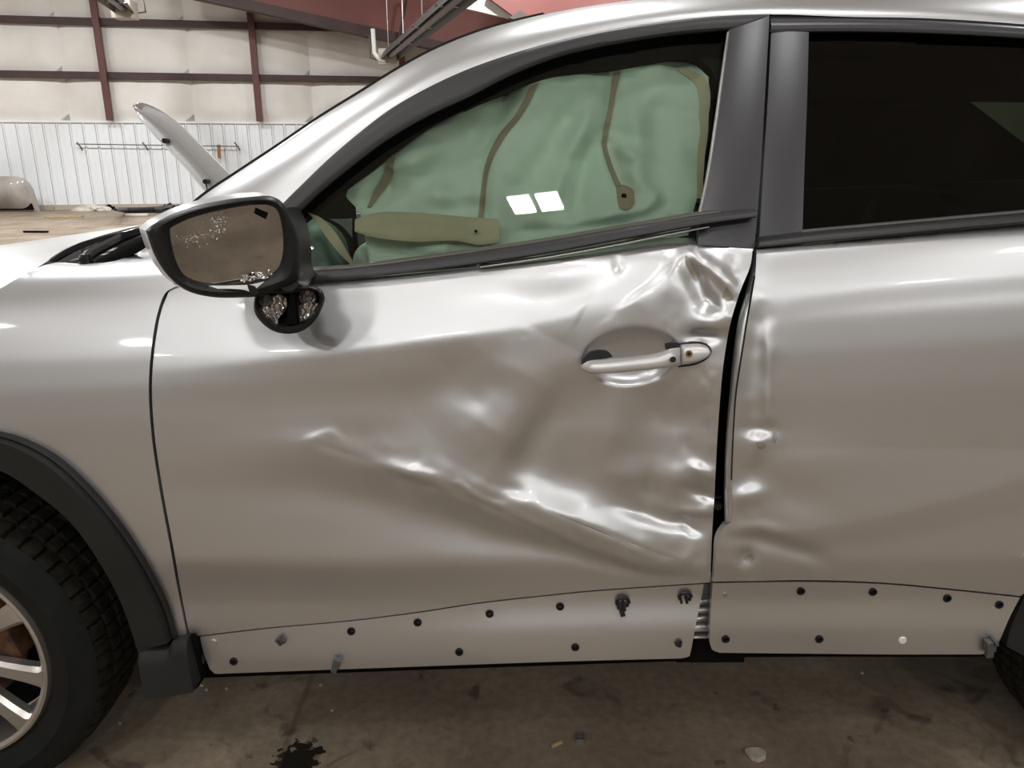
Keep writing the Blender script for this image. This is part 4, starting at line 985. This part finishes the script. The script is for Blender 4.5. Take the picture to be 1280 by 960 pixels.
wq = [pxw(q[0], q[2], q[1]) for q in (gpt(1.55, 1.33), gpt(1.90, 1.35), gpt(1.72, 1.50), gpt(1.55, 1.53))]
panel('quarter_window', loop([wq[0], wq[1]], [wq[1], wq[2]], [wq[2], wq[3]], [wq[3], wq[0]], step=20), fG(-.004), 30, (), .004, 'gloss', CAR, 60)
V2 = []
for i in range(14):
    t = i/13; zt = e_[2]+(1.52-e_[2])*t**1.6
    for j in range(14):
        u = j/13; V2.append((e_[0]-.02+(2.12-e_[0])*t, e_[1]+.02*t+(1.9-2*e_[1]-.04*t)*u, zt+.05*(4*u*(1-u))**.9*(1-.4*t)))
mesh('roof', V2, grid_faces(14, 14), 'paint', CAR, 60)
V2 = []
for i in range(14):
    t = i/13; x = e_[0]-.02+(2.12-e_[0])*t; zt = e_[2]+(1.52-e_[2])*t**1.6; zl_ = l_[2]+(1.50-l_[2])*t**1.6
    V2 += [(x, e_[1]+.02*t, zt), (x, .5*(e_[1]+G(x, zl_)), zt-.01), (x-.10*t, G(x, zl_)-.004, zl_-.004)]
mesh('roof_side_panel', V2, grid_faces(14, 3), 'paint', CAR, 60)
# ---------------------------------------------------------------- cabin
prism('headliner', [(-.1, 1.50), (.3, 1.60), (2.0, 1.58), (2.0, 1.55), (.3, 1.57), (-.1, 1.47)], .36, 1.5, 'cabin', CAR)
prism('cabin_floor', [(-.5, .5), (2.1, .5), (2.1, .54), (-.5, .54)], .12, 1.75, 'cabin', CAR)
prism('dashboard', [(-.5, .8), (-.58, 1.14), (-.42, 1.17), (-.22, 1.12), (-.15, 1.0), (-.2, .8)], .2, 1.68, 'cabin', CAR, .02)
def seat(x, y, z=.55):
    bm = bmesh.new(); bm_box(bm, (x-.05, y, z+.12), (.5, .5, .18), Matrix.Rotation(-.1, 3, 'Y'), .05); s_ = bmobj('seat_cushion', bm, 'seatc', CAR)
    bm = bmesh.new(); bm_box(bm, (x+.30, y, z+.42), (.15, .48, .60), Matrix.Rotation(.28, 3, 'Y'), .05); bmobj('seat_back', bm, 'seatc', CAR)
    bm = bmesh.new(); bm_box(bm, (x+.42, y, z+.82), (.1, .26, .17), Matrix.Rotation(.28, 3, 'Y'), .035); bmobj('headrest', bm, 'seatc', CAR)
seat(.12, .52); seat(.12, 1.35); seat(1.0, .5); seat(1.0, 1.35)
# inner frame seen behind the glass
strip('door_inner_frame', [(a, b-2) for a, b in MI], [(368, 292), (425, 244), (481, 201), (531, 164), (570, 143), (612, 124), (655, 107), (700, 94), (770, 86), (820, 78), (850, 73), (873, 73), (905, 84)], Gd(.035), Gd(.06), 'void', CAR, n=90, k=5, back=.01)
strip('inner_pillar_trim', [(873, 73), (888, 82), (896, 100), (890, 180), (870, 300)], [(905, 73), (915, 80), (914, 100), (905, 180), (890, 300)], Gd(.05), Gd(.05), 'cabin', CAR, n=30, k=4, back=.01)
strip('added_dark_panel', [(362, 262), (400, 236), (440, 210)], [(366, 340), (410, 345), (450, 350)], Gd(.30), Gd(.34), 'cabin', CAR, n=10, k=4, back=.01)  # dark sheet added to hide the bright view out through the windscreen
# curtain airbag
ab = [(425, 240), (452, 221), (481, 199), (531, 162), (570, 141), (612, 122), (655, 105), (700, 92), (770, 84), (820, 76), (850, 71), (880, 74), (897, 92)]
air_o = loop(ab, [(897, 92), (896, 150), (884, 220), (872, 300)], [(872, 300), (780, 318), (640, 332), (452, 345)], [(452, 345), (448, 318), (444, 292), (438, 266), (428, 256), (422, 248), (425, 240)], step=5)
def airf(px, py):
    px = np.asarray(px, float); py = np.asarray(py, float)
    d = .075+0*px
    def fold(x0, y0, x1, y1, wd, a):
        dx, dy = x1-x0, y1-y0; L = math.hypot(dx, dy); t = np.clip(((px-x0)*dx+(py-y0)*dy)/L/L, 0, 1)
        r = np.hypot(px-x0-t*dx, py-y0-t*dy); return a*np.exp(-(r/wd)**2)*np.clip(3*(1-abs(2*t-1))+.3, 0, 1)
    d += fold(640, 100, 600, 190, 12, .010)+fold(600, 190, 598, 290, 12, .010)+fold(775, 90, 765, 170, 10, .010)+fold(765, 170, 785, 240, 10, .012)
    d += fold(745, 120, 690, 260, 12, -.012)+fold(720, 130, 660, 230, 16, .010)+fold(750, 170, 720, 280, 10, .010)+fold(800, 130, 810, 280, 16, -.012)
    d += fold(830, 110, 850, 280, 16, .010)+fold(440, 255, 600, 200, 14, .008)+fold(470, 215, 560, 180, 12, -.007)+fold(520, 250, 700, 230, 22, -.008)
    d += fold(700, 290, 840, 250, 10, -.009)+fold(640, 300, 800, 280, 8, .007)+fold(780, 180, 800, 200, 8, -.01)+fold(500, 300, 560, 320, 14, -.008)
    d += fold(480, 150+60, 470, 250, 10, .008)+fold(850, 270, 790, 300, 8, -.008)+fold(790, 215, 830, 250, 10, -.009)
    for i, (kx, ky, ph, a) in enumerate(((.03, .021, 0, .005), (.055, -.03, 1, .003), (.016, .06, 2, .003), (.11, .04, 3, .0012), (-.04, .1, 4, .0015), (.17, -.09, 1.4, .0005), (.09, -.16, 2.2, .0005))):
        d += a*np.sin(px*kx+py*ky+ph+1.3*np.sin(px*.02+py*.013*i))
    d = .075+(d-.075)*2.0
    return onsurf(px, py, lambda x, z: G(x, z)+.0)+np.stack([0*d, d, 0*d], -1)
air = panel('curtain_airbag', air_o, airf, 5, (), .01, 'sheet', CAR, 70)
def seam(A, B, parent=air, m='seam', dy=-.004, lab=None, name='seam_strip'):
    g = lambda px, py: airf(px, py)+np.array([0, dy, 0])
    o = loop(A, B[::-1]); tag(panel(name, np.array(o), g, 4, (), .002, m, parent), lab)
seam([(664, 104), (645, 140), (622, 168), (605, 205), (598, 250), (594, 283)], [(675, 100), (655, 138), (629, 172), (611, 208), (604, 250), (602, 283)])
seam([(774, 86), (770, 120), (762, 160), (760, 182), (766, 205), (776, 234)], [(783, 86), (777, 120), (769, 160), (767, 182), (773, 204), (784, 234)])
seam([(478, 196), (470, 222), (458, 242), (450, 262)], [(489, 192), (481, 222), (466, 246), (455, 262)])
seam([(858, 80), (880, 100), (886, 140), (884, 200), (878, 250)], [(872, 78), (894, 96), (897, 140), (893, 200), (886, 250)], m='strap')
seam([(776, 235), (786, 233), (796, 238), (798, 252)], [(776, 252), (778, 262), (790, 263), (797, 256)], name='tether_anchor', m='seam')
bm = bmesh.new(); p = Vector(airf(np.array([785.]), np.array([247.]))[0]); bm_cyl(bm, p+Vector((0, -.004, 0)), p+Vector((0, -.009, 0)), .005, n=12); bmobj('grommet', bm, 'void', air)
# tether strap cloth
sA = [(444, 274), (470, 266), (520, 266), (580, 271), (624, 274)]; sB = [(444, 290), (470, 297), (520, 302), (570, 301), (600, 306), (624, 303)]
tstrap = strip('tether_strap', sA, sB, Gd(.045), Gd(.040), 'strap', CAR, n=60, k=10, back=.003, prof=lambda t: .006*math.sin(math.pi*t)+.002*math.sin(9*t))
bm = bmesh.new(); p = Vector(W(595, 288.5, Gd(.036)(np.array([[595., 288.5]]))[0])); bm_cyl(bm, p+Vector((0, -.006, 0)), p+Vector((0, -.010, 0)), .003, n=10); bmobj('eyelet', bm, 'void', tstrap)
strip('strap_triangle', [(385, 266), (400, 272), (420, 292), (434, 315), (443, 331)], [(387, 268), (398, 282), (412, 302), (425, 318), (441, 333)], Gd(.035), Gd(.04), 'strap', CAR, n=20, k=5, back=.004)
strip('bracket_plate', [(412, 274), (425, 274), (440, 273)], [(424, 280), (433, 288), (440, 297)], Gd(.04), Gd(.04), 'clipgrey', CAR, n=8, k=3, back=.005)
bm = bmesh.new(); bmesh.ops.create_icosphere(bm, subdivisions=4, radius=1); p = W(390, 312, .33)
for v in bm.verts: v.co = Vector((v.co.x*.075+p[0], v.co.y*.10+p[1], v.co.z*.075+p[2]-.01))
bmobj('driver_airbag', bm, 'teal', CAR)
bm = bmesh.new(); bmesh.ops.create_icosphere(bm, subdivisions=4, radius=1); p = W(472, 325, .26)
for v in bm.verts: v.co = Vector((v.co.x*.05+p[0], v.co.y*.03+p[1], v.co.z*.045+p[2]-.005))
bmobj('airbag_fold', bm, 'sheet', CAR)
bm = bmesh.new(); p = Vector((-.12, .50, 1.02)); t_ = [p+Vector((math.sin(.4)*.17*math.sin(a), .18*math.cos(a), math.cos(.4)*.17*math.sin(a))) for a in np.linspace(0, 2*math.pi, 33)]; bm_tube(bm, t_, .013, 8); bmobj('steering_wheel', bm, 'black', CAR)
# ---------------------------------------------------------------- side mirror
OUT = [(182, 288), (193, 279), (212, 269), (235, 260), (285, 249), (320, 245), (337, 245), (350, 250), (360, 264), (370, 287), (376, 315), (377, 340), (372, 352), (360, 358), (345, 362), (325, 370), (300, 372), (262, 371), (235, 364), (217, 352), (203, 336), (191, 314)]
INN = [(211, 286), (228, 277), (247, 270), (285, 261), (320, 256), (338, 257), (346, 262), (351, 277), (354, 300), (353, 322), (347, 338), (335, 347), (310, 354), (277, 357), (243, 353), (229, 346), (220, 330), (213, 305)]
MN = Vector((.30, -1, -.10)).normalized()        # the way the knocked mirror faces
MP = Vector(W(285, 305, -.13))
def onplane(px, py, off=0.0):
    d = ray(px, py); P0 = MP+MN*off; t = ((np.array(P0)-CAM)@np.array(MN))/(d@np.array(MN)); return CAM+d*t[..., None]
n = 96; A = cr(OUT, n=n+1, closed=True)[:-1] if 0 else None
def ring(C, n=96):
    c = cr(C+[C[0]], n=n+1)[:-1]; return c
A = ring(OUT); Bq = ring(INN)
# align starts by angle about the centre
def byang(C, cen, n=96):
    d = cr(C+[C[0]], n=600); a = np.unwrap(np.arctan2(d[:, 1]-cen[1], d[:, 0]-cen[0])); 
    if a[-1] < a[0]: d = d[::-1]; a = a[::-1]
    q = np.linspace(-math.pi, math.pi, n, endpoint=False); a0 = a[0]; q = (q-a0) % (2*math.pi)+a0; q = np.clip(q, a[0], a[-1])
    return np.stack([np.interp(q, a, d[:, 0]), np.interp(q, a, d[:, 1])], 1)
cen = (282, 308); A = byang(OUT, cen); Bq = byang(INN, cen); V = []
layers = []
layers.append(onplane(Bq[:, 0], Bq[:, 1], -.012)); layers.append(onplane(Bq[:, 0], Bq[:, 1], .002))
for t, off in ((.25, .010), (.55, .013), (.85, .008), (1.0, -.004)):
    C = Bq*(1-t)+A*t; layers.append(onplane(C[:, 0], C[:, 1], off))
cen3 = np.array(MP-MN*.03)
base = layers[-1]
for s_, off in ((1.02, .03), (.98, .06), (.86, .09), (.6, .112), (.3, .12)):
    P = (base-np.array(MP))*s_+np.array(MP)-np.array(MN)*off+np.array([-.012 if off < .1 else -.004, 0, -.002]); layers.append(P)
V = np.concatenate(layers); m_ = 96; F = []
for l in range(len(layers)-1):
    for i in range(m_):
        a = l*m_+i; b = l*m_+(i+1) % m_; F.append((a, b, b+m_, a+m_))
F.append(tuple((len(layers)-1)*m_+i for i in range(m_)))
nb = 5
mir = mesh('side_mirror', V[:6*m_], [f for f in F if max(f) < 6*m_], 'black', CAR, 40)
shell = mesh('mirror_shell', V[5*m_:], [tuple(i-5*m_ for i in f) for f in F if min(f) >= 5*m_], 'bgpaint', mir, 40)
g_o = np.array(cr([((x-cen[0])*1.01+cen[0], (y-cen[1])*1.01+cen[1]) for x, y in INN]+[((INN[0][0]-cen[0])*1.01+cen[0], (INN[0][1]-cen[1])*1.01+cen[1])], step=4)[:-1])
gl_low = [q for q in g_o]
tag(panel('mirror_glass', g_o, lambda px, py: onplane(px, py, -.004), 8, (), .003, 'mirror', mir), 'mirror glass with cracked and chipped patches')
# chips of crushed glass
def crumbs(name, pts, m, off, lab):
    bm = bmesh.new()
    for x, y, r in pts:
        p = Vector(onplane(np.array([float(x)]), np.array([float(y)]), off)[0]); vs = []
        a0 = random.random()*6; k_ = random.choice((3, 4, 5))
        u_ = MN.cross(Vector((0, 0, 1))).normalized(); v_ = u_.cross(MN)
        top_ = bm.verts.new(p+MN*r*.5)
        vs = [bm.verts.new(p+(u_*math.cos(a0+2*math.pi*i/k_)+v_*math.sin(a0+2*math.pi*i/k_))*r*random.uniform(.6, 1.2)) for i in range(k_)]
        for i in range(k_): bm.faces.new((vs[i], vs[(i+1) % k_], top_))
    tag(bmobj(name, bm, m, mir, 10), lab, kind='stuff')
cr_pts = []
for i in range(150):
    t = random.random()
    if t < .5: x, y = random.gauss(272, 6), random.gauss(276, 8)
    elif t < .85: x, y = random.gauss(250, 14), random.gauss(296, 5)
    else: x, y = random.gauss(240, 10), random.gauss(303, 4)
    cr_pts.append((x, y, random.uniform(.0006, .0017)))
crumbs('crushed_glass', cr_pts, 'chip', -.003, 'sprinkle of crushed glass')
cr2 = [(random.uniform(302, 340), 0, random.uniform(.001, .0032)) for _ in range(60)]
cr2 = [(x, np.interp(x, [302, 320, 340], [350, 345, 341])+random.uniform(-5, 5), r_) for x, y, r_ in cr2]
crumbs('cracked_edge', cr2, 'chip', -.003, 'crushed lower edge of the glass')
tag(strip('exposed_backing', [(238, 353), (260, 357), (290, 357), (312, 356), (330, 352)], [(241, 356.5), (260, 360.5), (290, 361), (308, 363), (314, 366)], -.138, -.14, 'white', mir, n=20, k=3, back=.003), 'white backing showing where the glass slipped')
strip('torn_tab', [(309, 356), (318, 358), (322, 364)], [(312, 366), (316, 369), (320, 368)], -.15, -.15, 'black', mir, n=6, k=3, back=.003)
bm = bmesh.new(); bm_box(bm, Vector(onplane(np.array([325.]), np.array([266.]), -.003)[0]), (.022, .003, .009), Matrix.Rotation(.5, 3, 'Y')); bmobj('hole', bm, 'void', mir)
# arm to the door
strip('mirror_arm', [(349, 262), (362, 285), (368, 312), (370, 340), (378, 352)], [(362, 262), (373, 285), (378, 312), (379, 336), (384, 352)], -.06, .02, 'black', mir, n=30, k=6, bulge=.01, back=.06)
bm = bmesh.new(); bm_tube(bm, [W(360, 352, -.10), W(366, 352, -.06), W(372, 348, .0), W(376, 340, .08)], [.016, .018, .02, .024], 10); bmobj('mirror_pivot', bm, 'black', mir)
strip('mirror_sail', [(352, 262), (366, 274), (378, 290)], [(366, 350), (374, 350), (380, 345)], Gd(-.01), Gd(-.015), 'black', CAR, n=10, k=4, back=.02)
# broken lamp bowl below the mirror
BO = [(320, 365), (345, 360), (375, 357), (400, 361), (406, 372), (403, 384), (397, 396), (388, 407), (377, 414), (365, 417), (354, 417), (340, 413), (329, 405), (320, 394), (317, 384), (318, 373)]
BI = [(325, 367), (346, 367), (368, 366), (388, 362), (399, 368), (399, 378), (394, 389), (386, 399), (377, 405), (364, 408), (353, 408), (342, 405), (332, 398), (325, 390), (321, 382), (321, 374)]
cb_ = (360, 386); A = byang(BO, cb_, 64); Bq = byang(BI, cb_, 64)
yb_ = -.085
Ls = [W(A[:, 0], A[:, 1], np.full(64, yb_+.03)), W(A[:, 0], A[:, 1], np.full(64, yb_)), W(Bq[:, 0]*.5+A[:, 0]*.5, Bq[:, 1]*.5+A[:, 1]*.5, np.full(64, yb_-.005)), W(Bq[:, 0], Bq[:, 1], np.full(64, yb_)), ]
c3 = W(*cb_, yb_)
for s_, dy in ((.98, .012), (.8, .03), (.45, .04)): Ls.append((Ls[3]-c3)*s_+c3+np.array([0, dy, 0]))
V = np.concatenate(Ls); F = []
for l in range(len(Ls)-1):
    for i in range(64): a = l*64+i; b = l*64+(i+1) % 64; F.append((a, b, b+64, a+64))
F.append(tuple((len(Ls)-1)*64+i for i in range(64)))
bowl = mesh('lamp_housing', V, F, 'black', mir, 40)
o_b = -.078
def lens(pts, lab, m='lens', bulge=.012, seed=0):
    rs = np.random.RandomState(seed)
    f = lambda px, py: W(px, py, o_b+.010-bulge*np.exp(-((np.asarray(px)-np.mean([p[0] for p in pts]))/10)**2)+.002*np.sin(np.asarray(px)*1.3+seed)*np.sin(np.asarray(py)*1.1))
    panel(lab, loop(pts+[pts[0]]), f, 2.5, (), .004, m, mir, 20)
lens([(337, 370), (355, 369), (358, 385), (348, 398), (346, 408), (337, 402)], 'lamp_reflector', seed=1)
lens([(374, 382), (385, 378), (397, 379), (392, 391), (382, 400), (375, 402)], 'lamp_reflector', seed=2)
lens([(323, 384), (336, 384), (336, 398), (327, 393)], 'lamp_reflector', seed=3)
lens([(325, 369), (336, 368), (336, 382), (323, 380)], 'lamp_pocket', 'clipgrey', seed=4)
lens([(374, 363), (392, 364), (396, 374), (376, 378)], 'lamp_pocket', 'tube', seed=5)
strip('lamp_divider', [(362, 367), (361, 385), (357, 405)], [(368, 367), (369, 385), (370, 405)], yb_, yb_, 'void', mir, n=8, k=3, back=.01)
# ---------------------------------------------------------------- small things on the floor below
def floorpt(px, py): return Vector(Wz(px, py, 0.0))
p = floorpt(944, 946)
bm = bmesh.new(); pts = [(930, 940), (936, 938), (948, 938), (957, 942), (957, 951), (948, 955), (938, 951)]
vs = [bm.verts.new(floorpt(*q)-p) for q in pts]; bm.faces.new(vs); r = bmesh.ops.extrude_face_region(bm, geom=bm.faces[:])
tv = [g for g in r['geom'] if isinstance(g, bmesh.types.BMVert)]; bmesh.ops.translate(bm, verts=tv, vec=(0, 0, .012)); bmesh.ops.bevel(bm, geom=bm.edges[:], offset=.003, segments=2, affect='EDGES')
o = bmobj('stone', bm, 'stone'); o.location = p; tag(o, 'flat pale stone chip on the floor below the rear door', 'stone')
p = floorpt(725, 924); mc = thing('metal_clip', 'small bright metal clip lying on the floor below the door handle', 'clip', p)
for a in (-.009, .009):
    bm = bmesh.new(); bm_box(bm, p+Vector((a, 0, .005)), (.003, .030, .010), None, .0005); bmobj('clip_arm', bm, 'steel', mc)
for b in (-.006, .006):
    bm = bmesh.new(); bm_box(bm, p+Vector((0, b, .004)), (.016, .006, .004), None, .0005); bmobj('clip_bridge', bm, 'rim', mc)
p = floorpt(696, 931); bm = bmesh.new(); bm_box(bm, (0, 0, .003), (.030, .008, .006), None, .001); o = bmobj('wood_chip', bm, 'wood'); o.location = p; o.rotation_euler = (0, 0, .5); tag(o, 'thin tan wood chip on the floor beside the metal clip', 'wood chip')
for i, (x, y, lab) in enumerate(((252, 858, 'clear glass crumb right beside the black cladding end'), (258, 863, 'clear glass crumb just right of the cladding end, lowest of the pair'), (284, 862, 'lone glass crumb below the first panel hole'),
      (415, 889, 'pale crumb on the floor below the hanging grey clip'), (401, 857, 'tiny crumb on the floor just left below the hanging clip'), (1077, 842, 'white crumb on the floor under the rear door'), (150, 905, 'pale crumb on the floor right beside the front tyre'))):
    bm = bmesh.new(); bmesh.ops.create_icosphere(bm, subdivisions=1, radius=.0055)
    for v in bm.verts: v.co = Vector((v.co.x*random.uniform(.7, 1.3), v.co.y, v.co.z*.6+.003))
    o = bmobj('glass_crumb', bm, 'chip', None, 5); o.location = floorpt(x, y); tag(o, lab, 'crumb', 'crumbs on the floor beneath the car')
